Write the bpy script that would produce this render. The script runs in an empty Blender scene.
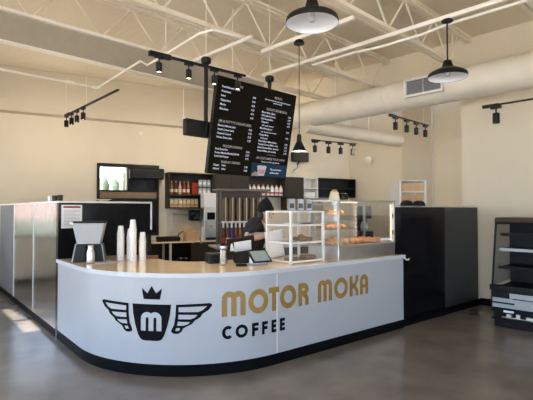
import bpy, bmesh, math, random
from math import sin, cos, pi, radians, atan2, hypot, sqrt
from mathutils import Vector, Matrix
random.seed(7)
SC = bpy.context.scene
COL = SC.collection

# ------------------------------------------------------------------ materials
def mat(name, col, rough=0.5, metal=0.0, var=0.0, vscale=8.0, bump=0.0, bscale=60.0, spec=0.5, coat=0.0, stretch=None, emit=None, estr=0.0, alpha=1.0):
    m = bpy.data.materials.new(name); m.use_nodes = True
    nt = m.node_tree; b = nt.nodes['Principled BSDF']
    b.inputs['Base Color'].default_value = (*col, 1)
    b.inputs['Roughness'].default_value = rough
    b.inputs['Metallic'].default_value = metal
    b.inputs['Specular IOR Level'].default_value = spec
    b.inputs['Coat Weight'].default_value = coat
    b.inputs['Coat Roughness'].default_value = 0.05
    if emit:
        b.inputs['Emission Color'].default_value = (*emit, 1); b.inputs['Emission Strength'].default_value = estr
    tc = nt.nodes.new('ShaderNodeTexCoord')
    src = tc.outputs['Object']
    if stretch:
        mp = nt.nodes.new('ShaderNodeMapping'); mp.inputs['Scale'].default_value = stretch
        nt.links.new(src, mp.inputs['Vector']); src = mp.outputs['Vector']
    if var > 0:
        n = nt.nodes.new('ShaderNodeTexNoise'); n.inputs['Scale'].default_value = vscale; n.inputs['Detail'].default_value = 5
        nt.links.new(src, n.inputs['Vector'])
        r = nt.nodes.new('ShaderNodeMapRange'); r.inputs['From Min'].default_value = .3; r.inputs['From Max'].default_value = .7
        r.inputs['To Min'].default_value = 1 - var; r.inputs['To Max'].default_value = 1 + var
        nt.links.new(n.outputs['Fac'], r.inputs['Value'])
        mx = nt.nodes.new('ShaderNodeVectorMath'); mx.operation = 'SCALE'; mx.inputs[0].default_value = col
        nt.links.new(r.outputs['Result'], mx.inputs['Scale'])
        nt.links.new(mx.outputs['Vector'], b.inputs['Base Color'])
    if bump > 0:
        n2 = nt.nodes.new('ShaderNodeTexNoise'); n2.inputs['Scale'].default_value = bscale; n2.inputs['Detail'].default_value = 3
        nt.links.new(src, n2.inputs['Vector'])
        bp = nt.nodes.new('ShaderNodeBump'); bp.inputs['Strength'].default_value = bump; bp.inputs['Distance'].default_value = .01
        nt.links.new(n2.outputs['Fac'], bp.inputs['Height']); nt.links.new(bp.outputs['Normal'], b.inputs['Normal'])
    return m

def glassy(name, col, alpha, rough=0.03):
    m = bpy.data.materials.new(name); m.use_nodes = True
    nt = m.node_tree; nt.nodes.clear()
    out = nt.nodes.new('ShaderNodeOutputMaterial'); mix = nt.nodes.new('ShaderNodeMixShader')
    tr = nt.nodes.new('ShaderNodeBsdfTransparent'); tr.inputs['Color'].default_value = (*col, 1)
    gl = nt.nodes.new('ShaderNodeBsdfGlossy'); gl.inputs['Roughness'].default_value = rough
    fr = nt.nodes.new('ShaderNodeFresnel'); fr.inputs['IOR'].default_value = 1.45
    mt = nt.nodes.new('ShaderNodeMath'); mt.operation = 'MULTIPLY'; mt.inputs[1].default_value = alpha
    nt.links.new(fr.outputs[0], mt.inputs[0]); nt.links.new(mt.outputs[0], mix.inputs[0])
    nt.links.new(tr.outputs[0], mix.inputs[1]); nt.links.new(gl.outputs[0], mix.inputs[2])
    nt.links.new(mix.outputs[0], out.inputs['Surface'])
    return m

M = {}
M['wall'] = mat('wall_paint', (.74, .665, .525), .75, var=.02, vscale=2, bump=.05, bscale=200)
M['wall_shaded'] = mat('shaded_wall_paint', (.58, .525, .425), .8, var=.02, vscale=2)  # wall paint darkened, the shade up there is put into the colour
M['floor'] = mat('polished_concrete', (.185, .158, .130), .22, var=.2, vscale=2.2, bump=.02, bscale=30, spec=.55)
M['steel_paint'] = mat('cream_painted_steel', (.82, .75, .61), .55, var=.03)
M['beam_paint'] = mat('white_painted_strut', (.86, .82, .74), .5, var=.02)
M['girder'] = mat('grey_painted_girder', (.34, .305, .24), .6, var=.04)
M['duct'] = mat('painted_spiral_duct', (.78, .73, .62), .5, var=.03, vscale=5)
M['duct_shaded'] = mat('shaded_duct_paint', (.60, .53, .42), .6, var=.03, vscale=5)  # duct paint darkened so the branch's shadow is in its colour
M['black'] = mat('black_satin', (.009, .009, .009), .45, var=.1, spec=.3)
M['blackmatte'] = mat('black_matte', (.012, .0115, .011), .7, var=.1, spec=.25)
M['blackgloss'] = mat('black_gloss', (.006, .006, .007), .2, var=.1, spec=.25)
M['partblack'] = mat('black_laminate', (.007, .007, .008), .18, var=.05, spec=.18)
M['charcoal'] = mat('charcoal_laminate', (.05, .055, .062), .22, var=.05)
M['charcoal2'] = mat('grey_charcoal_laminate', (.042, .046, .048), .35, var=.05, spec=.25)
M['cabinet'] = mat('dark_brown_cabinet', (.034, .028, .021), .55, var=.15, stretch=(1, 1, 8), spec=.25)
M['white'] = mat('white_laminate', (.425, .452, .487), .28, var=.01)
M['whitem'] = mat('white_metal', (.80, .78, .74), .4)
M['whitepl'] = mat('white_plastic', (.85, .85, .85), .35)
M['cup'] = mat('white_paper_cup', (.86, .84, .81), .6)
M['top'] = mat('tan_worktop', (.95, .75, .51), .11, var=.03, vscale=4, coat=.3)
M['edge'] = mat('pale_edge_band', (.58, .61, .66), .3)
M['kick'] = mat('black_kick', (.003, .0035, .0045), .5, var=.1, spec=.08)
M['gold'] = mat('gold_vinyl', (.31, .185, .04), .45, var=.02)
M['ink'] = mat('black_vinyl', (.006, .006, .008), .6, var=.05, spec=.06)
M['stain'] = mat('brushed_stainless', (.42, .43, .43), .17, metal=1, var=.25, vscale=7, bump=.35, bscale=22, stretch=(4, 1, .15))
M['steel'] = mat('stainless_steel', (.74, .74, .73), .32, metal=1, var=.05)
M['alu'] = mat('satin_aluminium', (.66, .66, .65), .4, metal=1, var=.03)
M['greylam'] = mat('grey_laminate', (.17, .175, .18), .55, var=.03, spec=.3)
M['greypl'] = mat('grey_plastic', (.40, .42, .44), .5, var=.03)
M['silver'] = mat('silver_foil', (.26, .26, .27), .35, metal=.5)
M['cardboard'] = mat('cardboard', (.60, .40, .23), .8, var=.08, vscale=20)
M['kraft'] = mat('kraft_paper', (.24, .165, .095), .75, var=.08, vscale=20)
M['wood'] = mat('brown_wood', (.22, .10, .045), .5, var=.25, vscale=6, stretch=(1, 6, 6))
M['brownpanel'] = mat('dark_brown_panel', (.10, .075, .055), .6)
M['tansteel'] = mat('tan_painted_steel', (.22, .18, .135), .5)
M['paper'] = mat('white_paper', (.85, .84, .82), .8)
M['red'] = mat('red_print', (.42, .03, .03), .6)
M['greyink'] = mat('grey_print', (.35, .35, .37), .8)
M['amber'] = mat('amber_syrup', (.32, .12, .025), .15, var=.1)
M['brownsy'] = mat('brown_syrup', (.10, .035, .012), .15, var=.1)
M['clearsy'] = mat('pale_syrup', (.55, .40, .28), .15, var=.1)
M['redsy'] = mat('red_syrup', (.30, .03, .02), .15, var=.1)
M['blue'] = mat('blue_syrup', (.03, .06, .22), .2, var=.1)
M['green'] = mat('green_syrup', (.05, .12, .04), .2, var=.1)
M['orange'] = mat('orange_carton', (.55, .28, .10), .5, var=.1)
M['cream'] = mat('cream_carton', (.72, .62, .44), .6, var=.05)
M['pastry'] = mat('baked_pastry', (.60, .29, .10), .6, var=.35, vscale=14, bump=.5, bscale=40)
M['bread'] = mat('dark_bread', (.22, .10, .04), .7, var=.35, vscale=14, bump=.5, bscale=40)
M['skin'] = mat('skin', (.56, .33, .23), .5, var=.06)
M['tattoo'] = mat('tattooed_skin', (.30, .24, .22), .5, var=.5, vscale=40)
M['tee'] = mat('black_cotton', (.010, .010, .011), .85, bump=.15, bscale=90)
M['knit'] = mat('black_knit', (.008, .008, .009), .95, bump=.4, bscale=120)
M['knitb'] = mat('dark_brown_cup', (.02, .013, .01), .5)
M['hair'] = mat('dark_hair', (.035, .02, .012), .6)
M['jean'] = mat('dark_denim', (.02, .022, .03), .8)
M['fridge'] = mat('dark_grey_fridge', (.013, .014, .017), .45, var=.1, spec=.15)
M['fridgelight'] = mat('pale_grey_fridge_panel', (.42, .46, .50), .4, var=.05)
M['fridgein'] = mat('fridge_interior', (.010, .011, .014), .5, var=.1, spec=.25)
M['brownstrip'] = mat('brown_fridge_top', (.07, .045, .03), .4, var=.1)
M['beans'] = mat('jar_contents', (.52, .44, .31), .7, var=.4, vscale=60)
M['granite'] = mat('grey_bar_mat', (.50, .49, .47), .6, var=.4, vscale=60)
M['hedge'] = mat('hedge_leaf', (.07, .095, .05), .7, var=.6, vscale=8)
M['pave'] = mat('sunny_paving', (.62, .58, .52), .8, var=.1, vscale=3)
M['brick'] = mat('red_brick_building', (.27, .17, .13), .8, var=.2, vscale=3)
M['lampin'] = mat('white_enamel', (.80, .82, .86), .35)
M['bulb'] = mat('grey_bulb', (.55, .56, .58), .2)
M['warmglow'] = mat('warm_lamp_glow', (1, .9, .7), .5, emit=(1, .80, .52), estr=9)
M['striplight'] = mat('case_strip_light', (1, .9, .7), .5, emit=(1, .80, .58), estr=1.3)
M['scrw'] = mat('screen_white_text', (.0, .0, .0), .5, emit=(.80, .84, .95), estr=.8)
M['scrg'] = mat('screen_grey_text', (.0, .0, .0), .5, emit=(.60, .56, .50), estr=.5)
M['scrblk'] = mat('screen_black', (.003, .0027, .0024), .6, spec=.03, emit=(.9, .75, .5), estr=.006)
M['scrblue'] = mat('screen_blue_picture', (.004, .008, .015), .5, spec=.05, emit=(.022, .055, .10), estr=.45, var=.2)
M['scrpink'] = mat('screen_drink_picture', (.2, .1, .12), .4, emit=(.50, .22, .30), estr=.4, var=.2)
M['scrcup'] = mat('screen_cup_picture', (.1, .1, .1), .4, emit=(.70, .66, .72), estr=.4)
M['scrhand'] = mat('screen_hand_picture', (.1, .1, .1), .4, emit=(.45, .28, .24), estr=.35)
M['tabscreen'] = mat('tablet_screen', (.02, .03, .03), .12, emit=(.45, .52, .50), estr=.45, var=.3, vscale=20)
M['glass'] = glassy('clear_glass', (.998, 1, .998), .6)
M['acrylic'] = glassy('clear_acrylic', (1, 1, 1), .22)
M['winglass'] = glassy('window_glass', (.98, .98, .98), .6)
M['deck'] = mat('cream_metal_deck', (.74, .66, .52), .6, var=.02)
# corrugation of the deck
nt = M['deck'].node_tree
_b = nt.nodes['Principled BSDF']; _tc = nt.nodes.new('ShaderNodeTexCoord'); _w = nt.nodes.new('ShaderNodeTexWave')
_w.wave_type = 'BANDS'; _w.bands_direction = 'X'; _w.inputs['Scale'].default_value = 2.1; _w.inputs['Distortion'].default_value = 0
_bp = nt.nodes.new('ShaderNodeBump'); _bp.inputs['Strength'].default_value = .10; _bp.inputs['Distance'].default_value = .02
nt.links.new(_tc.outputs['Object'], _w.inputs['Vector']); nt.links.new(_w.outputs['Fac'], _bp.inputs['Height']); nt.links.new(_bp.outputs['Normal'], _b.inputs['Normal'])
# slight ribbing of the spiral duct
nt = M['duct'].node_tree
_b = nt.nodes['Principled BSDF']; _tc = nt.nodes.new('ShaderNodeTexCoord'); _w = nt.nodes.new('ShaderNodeTexWave')
_w.wave_type = 'BANDS'; _w.bands_direction = 'X'; _w.inputs['Scale'].default_value = 3; _w.inputs['Distortion'].default_value = 0
_bp = nt.nodes.new('ShaderNodeBump'); _bp.inputs['Strength'].default_value = .25; _bp.inputs['Distance'].default_value = .01
nt.links.new(_tc.outputs['Object'], _w.inputs['Vector']); nt.links.new(_w.outputs['Fac'], _bp.inputs['Height']); nt.links.new(_bp.outputs['Normal'], _b.inputs['Normal'])

# ------------------------------------------------------------------ mesh helper
class MB:
    def __init__(s): s.v = []; s.f = []; s.mi = []
    def add(s, vs, fs, m=0):
        o = len(s.v); s.v += [tuple(v) for v in vs]
        for f in fs: s.f.append([i + o for i in f]); s.mi.append(m)
        return s
    def box(s, x0, x1, y0, y1, z0, z1, m=0):
        v = [(x0, y0, z0), (x1, y0, z0), (x1, y1, z0), (x0, y1, z0), (x0, y0, z1), (x1, y0, z1), (x1, y1, z1), (x0, y1, z1)]
        return s.add(v, [(0, 3, 2, 1), (4, 5, 6, 7), (0, 1, 5, 4), (1, 2, 6, 5), (2, 3, 7, 6), (3, 0, 4, 7)], m)
    def hexa(s, v, m=0):
        return s.add(v, [(0, 3, 2, 1), (4, 5, 6, 7), (0, 1, 5, 4), (1, 2, 6, 5), (2, 3, 7, 6), (3, 0, 4, 7)], m)
    def cyl(s, p0, p1, r0, r1=None, n=14, m=0):
        r1 = r0 if r1 is None else r1
        p0 = Vector(p0); p1 = Vector(p1); d = (p1 - p0).normalized()
        a = d.orthogonal().normalized(); b = d.cross(a)
        vs = []
        for p, r in ((p0, r0), (p1, r1)):
            for i in range(n):
                t = 2 * pi * i / n; vs.append(p + a * (r * cos(t)) + b * (r * sin(t)))
        fs = [(i, (i + 1) % n, n + (i + 1) % n, n + i) for i in range(n)] + [tuple(range(n - 1, -1, -1)), tuple(range(n, 2 * n))]
        return s.add(vs, fs, m)
    def tube(s, pts, r, n=8, m=0):
        pts = [Vector(p) for p in pts]; vs = []; k = len(pts); a = None
        for i, p in enumerate(pts):
            d = (pts[min(i + 1, k - 1)] - pts[max(i - 1, 0)]).normalized()
            a = d.orthogonal().normalized() if a is None else (a - d * a.dot(d)).normalized()
            b = d.cross(a); rr = r[i] if isinstance(r, (list, tuple)) else r
            for j in range(n):
                t = 2 * pi * j / n; vs.append(p + a * (rr * cos(t)) + b * (rr * sin(t)))
        fs = []
        for i in range(k - 1):
            for j in range(n): fs.append((i * n + j, i * n + (j + 1) % n, (i + 1) * n + (j + 1) % n, (i + 1) * n + j))
        fs += [tuple(range(n - 1, -1, -1)), tuple(range((k - 1) * n, k * n))]
        return s.add(vs, fs, m)
    def lathe(s, prof, c=(0, 0, 0), n=24, m=0, sx=1, sy=1, cap=True):
        vs = []; k = len(prof)
        for r, z in prof:
            for j in range(n):
                t = 2 * pi * j / n; vs.append((c[0] + sx * r * cos(t), c[1] + sy * r * sin(t), c[2] + z))
        fs = []
        for i in range(k - 1):
            for j in range(n): fs.append((i * n + j, i * n + (j + 1) % n, (i + 1) * n + (j + 1) % n, (i + 1) * n + j))
        if cap and prof[0][0] > 1e-5: fs.append(tuple(range(n - 1, -1, -1)))
        if cap and prof[-1][0] > 1e-5: fs.append(tuple(range((k - 1) * n, k * n)))
        return s.add(vs, fs, m)
    def blob(s, c, r, n=14, k=8, m=0, wob=0):
        vs = []
        for i in range(k + 1):
            ph = pi * i / k
            for j in range(n):
                t = 2 * pi * j / n; w = 1 + wob * sin(3 * t + 2 * i) if 0 < i < k else 1
                vs.append((c[0] + r[0] * sin(ph) * cos(t) * w, c[1] + r[1] * sin(ph) * sin(t) * w, c[2] - r[2] * cos(ph)))
        fs = [(i * n + j, i * n + (j + 1) % n, (i + 1) * n + (j + 1) % n, (i + 1) * n + j) for i in range(k) for j in range(n)]
        return s.add(vs, fs, m)
    def prism(s, poly, z0, z1, m=0):
        n = len(poly)
        vs = [(x, y, z0) for x, y in poly] + [(x, y, z1) for x, y in poly]
        return s.add(vs, [tuple(range(n - 1, -1, -1)), tuple(range(n, 2 * n))] + [(i, (i + 1) % n, n + (i + 1) % n, n + i) for i in range(n)], m)
    def build(s, name, ms, parent=None, smooth=35, bevel=0, seg=2, label=None, loc=(0, 0, 0), rot=(0, 0, 0)):
        me = bpy.data.meshes.new(name); me.from_pydata(s.v, [], s.f)
        for m in (ms if isinstance(ms, (list, tuple)) else [ms]): me.materials.append(m)
        for p, i in zip(me.polygons, s.mi): p.material_index = i
        bm = bmesh.new(); bm.from_mesh(me); bmesh.ops.remove_doubles(bm, verts=bm.verts, dist=1e-5)
        bmesh.ops.recalc_face_normals(bm, faces=bm.faces); bm.to_mesh(me); bm.free()
        if smooth:
            for p in me.polygons: p.use_smooth = True
            me.set_sharp_from_angle(angle=radians(smooth))
        o = bpy.data.objects.new(name, me); COL.objects.link(o)
        o.location = loc; o.rotation_euler = rot
        if parent: o.parent = parent
        if bevel:
            b = o.modifiers.new('bevel', 'BEVEL'); b.width = bevel; b.segments = seg; b.limit_method = 'ANGLE'; b.angle_limit = radians(40)
        if label: o['label'] = label
        return o

def box(x0, x1, y0, y1, z0, z1): return MB().box(x0, x1, y0, y1, z0, z1)
def tag(o, label, cat, group=None):
    o['label'] = label; o['category'] = cat
    if group: o['group'] = group
    return o
def thing(name, label, cat, loc=(0, 0, 0), rz=0, group=None, rx=0):
    o = bpy.data.objects.new(name, None); COL.objects.link(o); o.empty_display_size = .1
    o.location = loc; o.rotation_euler = (rx, 0, rz)
    return tag(o, label, cat, group)
def struct(o): o['kind'] = 'structure'; return o
def dup(root, loc=None, rz=None, label=None, group=None):
    r = root.copy(); COL.objects.link(r)
    if loc is not None: r.location = loc
    if rz is not None: r.rotation_euler = (0, 0, rz)
    if label: r['label'] = label
    if group: r['group'] = group
    for ch in list(root.children):
        c = ch.copy(); COL.objects.link(c); c.parent = r
        for g in ch.children:
            d = g.copy(); COL.objects.link(d); d.parent = c
    return r
def text_mb(lines):
    """lines: (string, size, x, y, align, material index) in the xz plane facing -y"""
    mb = MB()
    for (t, size, x, z, al, mi, y) in lines:
        cu = bpy.data.curves.new('t', 'FONT'); cu.body = t; cu.size = size; cu.align_x = al; cu.offset = size * .012
        cu.resolution_u = 2
        ob = bpy.data.objects.new('t', cu); COL.objects.link(ob)
        dg = bpy.context.evaluated_depsgraph_get(); me = bpy.data.meshes.new_from_object(ob.evaluated_get(dg))
        mb.add([(x + v.co.x, y, z + v.co.y) for v in me.vertices], [tuple(p.vertices) for p in me.polygons], mi)
        bpy.data.objects.remove(ob); bpy.data.curves.remove(cu); bpy.data.meshes.remove(me)
    return mb

# ------------------------------------------------------------------ frames
AC = atan2(.632, .775); AG = radians(44.14); AW = radians(28.1)
KX, KY = -1.074, 3.688
def CW(x, y, z=0): return (KX + x * cos(AC) - y * sin(AC), KY + x * sin(AC) + y * cos(AC), z)
WX, WY = -5.63, 9.4
def BW(t, y, z=0): return (WX + t * cos(AW) - y * sin(AW), WY + t * sin(AW) + y * cos(AW), z)
def GW(d, b, z=0): return (d * cos(AG) - b * sin(AG), d * sin(AG) + b * cos(AG), z)   # building grid: d right-far, b left-far
ANG_B = AG - pi / 2      # heading of the building's other direction, towards the camera's right

# ------------------------------------------------------------------ setting
o = struct(box(-11, 9.5, -8.5, 12, -.12, 0).build('floor', M['floor'], loc=(KX, KY, 0), rot=(0, 0, AC)))
o = struct(box(-4.2, 9.5, -7.5, 14, 4.6, 4.75).build('ceiling', M['deck'], loc=(KX, KY, 0), rot=(0, 0, AG)))
# back wall with a real opening for the service window
w = MB()
w.box(-4.5, -.2, 0, .18, 0, .98); w.box(-4.5, -.2, 0, .18, 2.6, 4.6); w.box(-.2, 1.98, 0, .18, 0, 4.6); w.box(2.60, 9.4, 0, .18, 0, 4.6); w.box(1.98, 2.60, 0, .18, 0, 2.05); w.box(1.98, 2.60, 0, .18, 2.62, 4.6)
struct(w.build('wall_back', M['wall'], loc=(WX, WY, 0), rot=(0, 0, AW), smooth=0))
struct(box(-4.5, 6.2, -.30, -.002, 3.67, 4.595).build('trim_1', M['wall_shaded'], loc=(WX, WY, 0), rot=(0, 0, AW), smooth=0))
# right wall: face along the building's b direction
RW = (3.63, 7.6)
struct(box(-.28, 10, 0, .22, 0, 4.6).build('wall_right', M['wall'], loc=(*RW, 0), rot=(0, 0, ANG_B), smooth=0))
struct(box(-6.6, -.281, 0, .22, 3.62, 4.6).build('wall_right_header', M['wall'], loc=(*RW, 0), rot=(0, 0, ANG_B), smooth=0))
struct(box(0, 10, -.015, -.001, 0, .11).build('baseboard_right', M['kick'], loc=(*RW, 0), rot=(0, 0, ANG_B), smooth=0))
FC = BW(9.3, 0)
struct(box(0, 7, 0, .2, 0, 4.6).build('wall_far', M['wall'], loc=FC, rot=(0, 0, ANG_B), smooth=0))
struct(box(1.85, 2.7, -.10, -.002, 0, 4.5).build('trim_2', M['wall_shaded'], loc=FC, rot=(0, 0, ANG_B), smooth=0))
# storefront on the left, behind the counter's long side: sill wall, header and mullions around the panes
def storefront(tag_, x_axis_len, n, loc, rot):
    w = MB(); w.box(0, x_axis_len, 0, .16, 0, .12); w.box(0, x_axis_len, 0, .16, 3.5, 4.6)
    struct(w.build('wall_' + tag_, M['wall'], loc=loc, rot=rot, smooth=0))
    for i in range(n):
        a = x_axis_len * i / n; b = x_axis_len * (i + 1) / n
        fr = MB(); fr.box(a, a + .06, .02, .14, .12, 3.5); fr.box(b - .06, b, .02, .14, .12, 3.5)
        fr.box(a + .06, b - .06, .02, .14, .12, .2); fr.box(a + .06, b - .06, .02, .14, 3.42, 3.5); fr.box(a + .06, b - .06, .02, .14, 2.3, 2.38)
        root = struct(fr.build('window_%d' % storefront.k, M['black'], loc=loc, rot=rot, smooth=0)); storefront.k += 1
        box(a + .06, b - .06, .075, .085, .2, 3.42).build('pane', M['winglass'], root, smooth=0)
storefront.k = 2
SX = -3.4
storefront('left', 13.0, 7, CW(SX, 5.6), (0, 0, AC - pi / 2))
struct(box(0, 2.45, 0, .16, 0, 4.6).build('wall_left_back', M['wall'], loc=CW(SX, 8.05), rot=(0, 0, AC - pi / 2), smooth=0))
storefront('front', 6.6, 3, CW(SX, -7.4), (0, 0, AC))
struct(box(0, 6.2, 0, .16, 0, 4.6).build('wall_front_right', M['wall'], loc=CW(SX + 6.6, -7.4), rot=(0, 0, AC), smooth=0))

for k, (a, b) in enumerate(((-4.2, -2.2), (-2.2, -.2))):
    fr = MB().box(a, a + .05, .02, .14, .98, 2.6).box(b - .05, b, .02, .14, .98, 2.6).box(a + .05, b - .05, .02, .14, .98, 1.03).box(a + .05, b - .05, .02, .14, 2.55, 2.6)
    root = struct(fr.build('window_%d' % storefront.k, M['black'], loc=(WX, WY, 0), rot=(0, 0, AW), smooth=0)); storefront.k += 1
    box(a + .05, b - .05, .07, .08, 1.03, 2.55).build('pane', M['winglass'], root, smooth=0)
struct(box(-4.3, 1.9, -.016, -.001, 0, .10).build('baseboard_back', M['kick'], loc=(WX, WY, 0), rot=(0, 0, AW), smooth=0))
for y0, y1, z, lb in ((-7.4, 3.0, 3.5, 'added long flat sun awning over the front part of the left storefront'), (3.0, 4.7, 3.22, 'added short low sun awning over the left storefront'), (4.7, 5.7, 3.5, 'added short high sun awning at the far end of the left storefront')):
    aw = thing('blocker', lb, 'blocker', CW(SX - .02, y0, z), AC)  # unseen slab added to keep the sun out except one strip
    MB().box(-1.05, -.02, 0.01, y1 - y0 - .01, 0, .06).build('canopy', M['steel_paint'], aw)
    MB().box(-1.09, -1.05, 0.01, y1 - y0 - .01, -.04, .10).build('outer_edge', M['black'], aw)

# service window in the back wall
wn = struct(MB().box(1.92, 1.98, -.05, .1, .98, 2.69).box(3.30, 3.36, -.05, .1, .98, 2.69).box(1.98, 3.30, -.05, .1, 2.62, 2.69)
     .box(2.60, 2.68, -.05, .1, 2.05, 2.62).box(1.98, 3.30, -.05, .1, 2.03, 2.07).box(1.98, 3.30, -.05, .1, 1.84, 1.88).box(1.98, 3.3, -.05, .1, .98, 1.04)
     .build('window_1', M['black'], loc=(WX, WY, 0), rot=(0, 0, AW), bevel=.004))
box(1.98, 2.60, .03, .04, 2.07, 2.62).build('pane', M['winglass'], wn, smooth=0)
box(2.68, 3.30, -.03, -.003, 2.07, 2.62).build('blind_pane', M['blackgloss'], wn, label='black right hand pane of the service window')
box(1.98, 3.30, -.035, -.003, 1.885, 2.025).build('sill_board', M['kraft'], wn, label='tan board across the service window')
box(1.98, 3.30, -.03, -.003, 1.04, 1.84).build('lower_panel', M['blackgloss'], wn)
MB().box(2.70, 2.72, -.055, -.031, 2.38, 2.56).build('handle', M['alu'], wn)
ac = thing('air_curtain', 'black boxy air curtain above the right half of the service window', 'air curtain', BW(3.02, 0, 2.34), AW)
box(-.40, .42, -.25, -.052, 0, .26).build('housing', M['black'], ac, bevel=.03, seg=3)
MB().box(-.34, .30, -.262, -.251, .03, .05).box(-.34, .30, -.262, -.251, .20, .22).build('vent_slot', M['charcoal2'], ac)

# outside, seen in the window and in the shiny panels
tag(box(-60, 40, -60, 40, -.3, -.14).build('paving', M['pave'], smooth=0), 'sunlit pale paving outside the building', 'paving')['kind'] = 'structure'
def hedge(name, label, cx, cy, ang, L, h):
    mb = MB()
    for i in range(int(L / .5)):
        mb.blob((-L / 2 + .25 + i * .5, random.uniform(-.1, .1), h * .5), (.42, .4, h * .5 * random.uniform(.85, 1.15)), 10, 6, wob=.12)
    return tag(mb.build(name, M['hedge'], loc=(cx, cy, -.14), rot=(0, 0, ang)), label, 'hedge')
hx, hy, _ = BW(2.8, 14)
hedge('hedge', 'green hedge outside behind the bright pane of the service window', hx, hy, AW, 9, 3.7)
hx, hy, _ = BW(-3.2, 5)
hedge('hedge', 'hedge outside the far left window of the back wall', hx, hy, AW, 5.0, 1.5)
hx, hy, _ = CW(SX - 10, 3)
hedge('hedge', 'long low hedge outside along the left storefront', hx, hy, AC + pi / 2, 16, 1.2)
bx, by, _ = BW(-9, 24)
bb = thing('building', 'red brick building across the street', 'building', (bx, by, -.14), AW)
box(-9, 9, -3, 3, 0, 4.5).build('brick_wall', M['brick'], bb); box(-9.2, 9.2, -3.2, 3.2, 4.5, 4.8).build('roof', M['steel_paint'], bb)

# ------------------------------------------------------------------ ceiling steel
def joist(label, perp, z0=3.95, z1=4.5, a=-2.5, b=7.88, phase=0, chord=.06):
    t = thing('ceiling_joist', label, 'joist', GW(0, perp), AG, 'open web joists under the roof deck')
    for nm, z, s in (('bottom_chord', z0, 0), ('top_chord', z1, 0)):
        MB().box(a, b, -chord, -.012, z, z + .012).box(a, b, .012, chord, z, z + .012).box(a, b, -.022, -.012, z + .012, z + .08).box(a, b, .012, .022, z + .012, z + .08).build(nm, M['steel_paint'], t, smooth=0)
    web = MB(); n = int((b - a) / .9)
    for i in range(n):
        x = a + phase + i * .9
        for x0, x1, q0, q1 in ((x, x + .45, z1, z0), (x + .45, x + .9, z0, z1)):
            web.cyl((x0, 0, q0 + .03), (x1, 0, q1 + .03), .014, n=8)
    web.build('web', M['steel_paint'], t)
    # seats that tie the joist to the deck
    MB().box(a, b, -.05, .05, z1 + .06, 4.598).build('deck_seat', M['steel_paint'], t, smooth=0)
    return t
joist('cream open web joist above the grey girder at the upper left', 5.97, phase=.15)
joist('cream open web joist crossing above the menu screens', 4.65, phase=.3)
joist('cream open web joist to the right of the near dome pendant', 3.06, phase=.05)
joist('cream joist in the upper right corner of the ceiling', 1.55, phase=.2)
g = thing('steel_girder', 'grey steel girder with pale flanges along the upper left ceiling', 'girder', GW(0, 5.85), AG)
MB().box(-1, 5.6, -.07, .07, 3.918, 3.95).box(-1, 5.6, -.05, .05, 3.56, 3.578).build('flange', M['beam_paint'], g, smooth=0)
box(-1, 5.6, -.008, .008, 3.578, 3.93).build('web_plate', M['girder'], g, smooth=0)
def strut(label, d, b0, b1, z=3.85):
    t = thing('ceiling_strut', label, 'strut', GW(d, 0), AG, 'white struts hung under the joists')
    box(-.022, .022, b0, b1, z, z + .05).build('channel', M['beam_paint'], t, bevel=.006)
    return t
strut('white ceiling strut left of the small cone pendant', 3.9, 4.3, 5.6)
strut('short white ceiling strut carrying the small cone pendant', 4.37, 3.02, 4.6)
strut('long white ceiling strut carrying the far dome pendant', 5.15, 1.0, 5.4)
strut('white ceiling strut carrying the near dome pendant', 2.87, 2.1, 2.8)
cn = MB().tube([GW(5.25, b, 3.80 + (.03 if b < 2.4 else 0) + (.03 if b > 3.4 else 0)) for b in (.5, 1.5, 2.3, 2.6, 3.2, 3.6, 4.4)], .018).build('conduit', M['beam_paint'])
tag(cn, 'thin white conduit running along the far pendant strut', 'conduit')
cn = MB().tube([GW(3.0, 7.02, 3.56), GW(2.74, 5.11, 3.48), GW(2.88, 5.19, 3.48), GW(2.87, 5.03, 3.48), GW(2.76, 3.86, 3.48), GW(2.8, 3.7, 3.48), GW(3.13, 3.64, 3.48)], .013).build('sprinkler_pipe', M['beam_paint'])
tag(cn, 'thin white pipe bending up past the left track light', 'pipe')
sp = thing('sprinkler_pipe', 'cream pipe with a joint along the bulkhead at upper left', 'pipe', GW(0, 7.1, 3.59), AG)
MB().cyl((-.9, 0, 0), (3.03, 0, 0), .018).build('pipe', M['beam_paint'], sp); MB().cyl((2.56, 0, 0), (2.68, 0, 0), .03).build('joint', M['beam_paint'], sp); MB().cyl((2.95, 0, 0), (3.07, 0, 0), .032).build('joint', M['beam_paint'], sp)

# ducts
R = .26
dl = GW(7.3, 0, 3.65)
du = thing('air_duct', 'large round cream air duct along the right side of the ceiling', 'duct', dl, AG + pi / 2)
MB().cyl((-3.5, 0, 0), (8.0, 0, 0), R, n=40).build('duct_tube', M['duct'], du, smooth=50)
for x in (-.5, 1.9, 4.3, 6.7): MB().cyl((x - .02, 0, 0), (x + .02, 0, 0), R + .008, n=40).build('seam_band', M['duct'], du)
for x in (.7, 3.1, 5.5): MB().box(x - .012, x + .012, -.012, .012, R, .95).build('hanger_strap', M['steel_paint'], du)
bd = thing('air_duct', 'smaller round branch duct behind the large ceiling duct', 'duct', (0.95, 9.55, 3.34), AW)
MB().cyl((-.12, 0, .06), (2.55, 0, -.06), .15, n=28).build('duct_tube', M['duct_shaded'], bd, smooth=50)
MB().lathe([(.15, 0), (.14, .05), (.1, .1), (0, .12)], n=28).build('end_cap', M['duct_shaded'], bd, loc=(2.55, 0, -.06), rot=(0, pi / 2, 0))
MB().box(1.6, 1.63, -.01, .01, .14, 1.25).build('hanger_strap', M['steel_paint'], bd)
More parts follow.
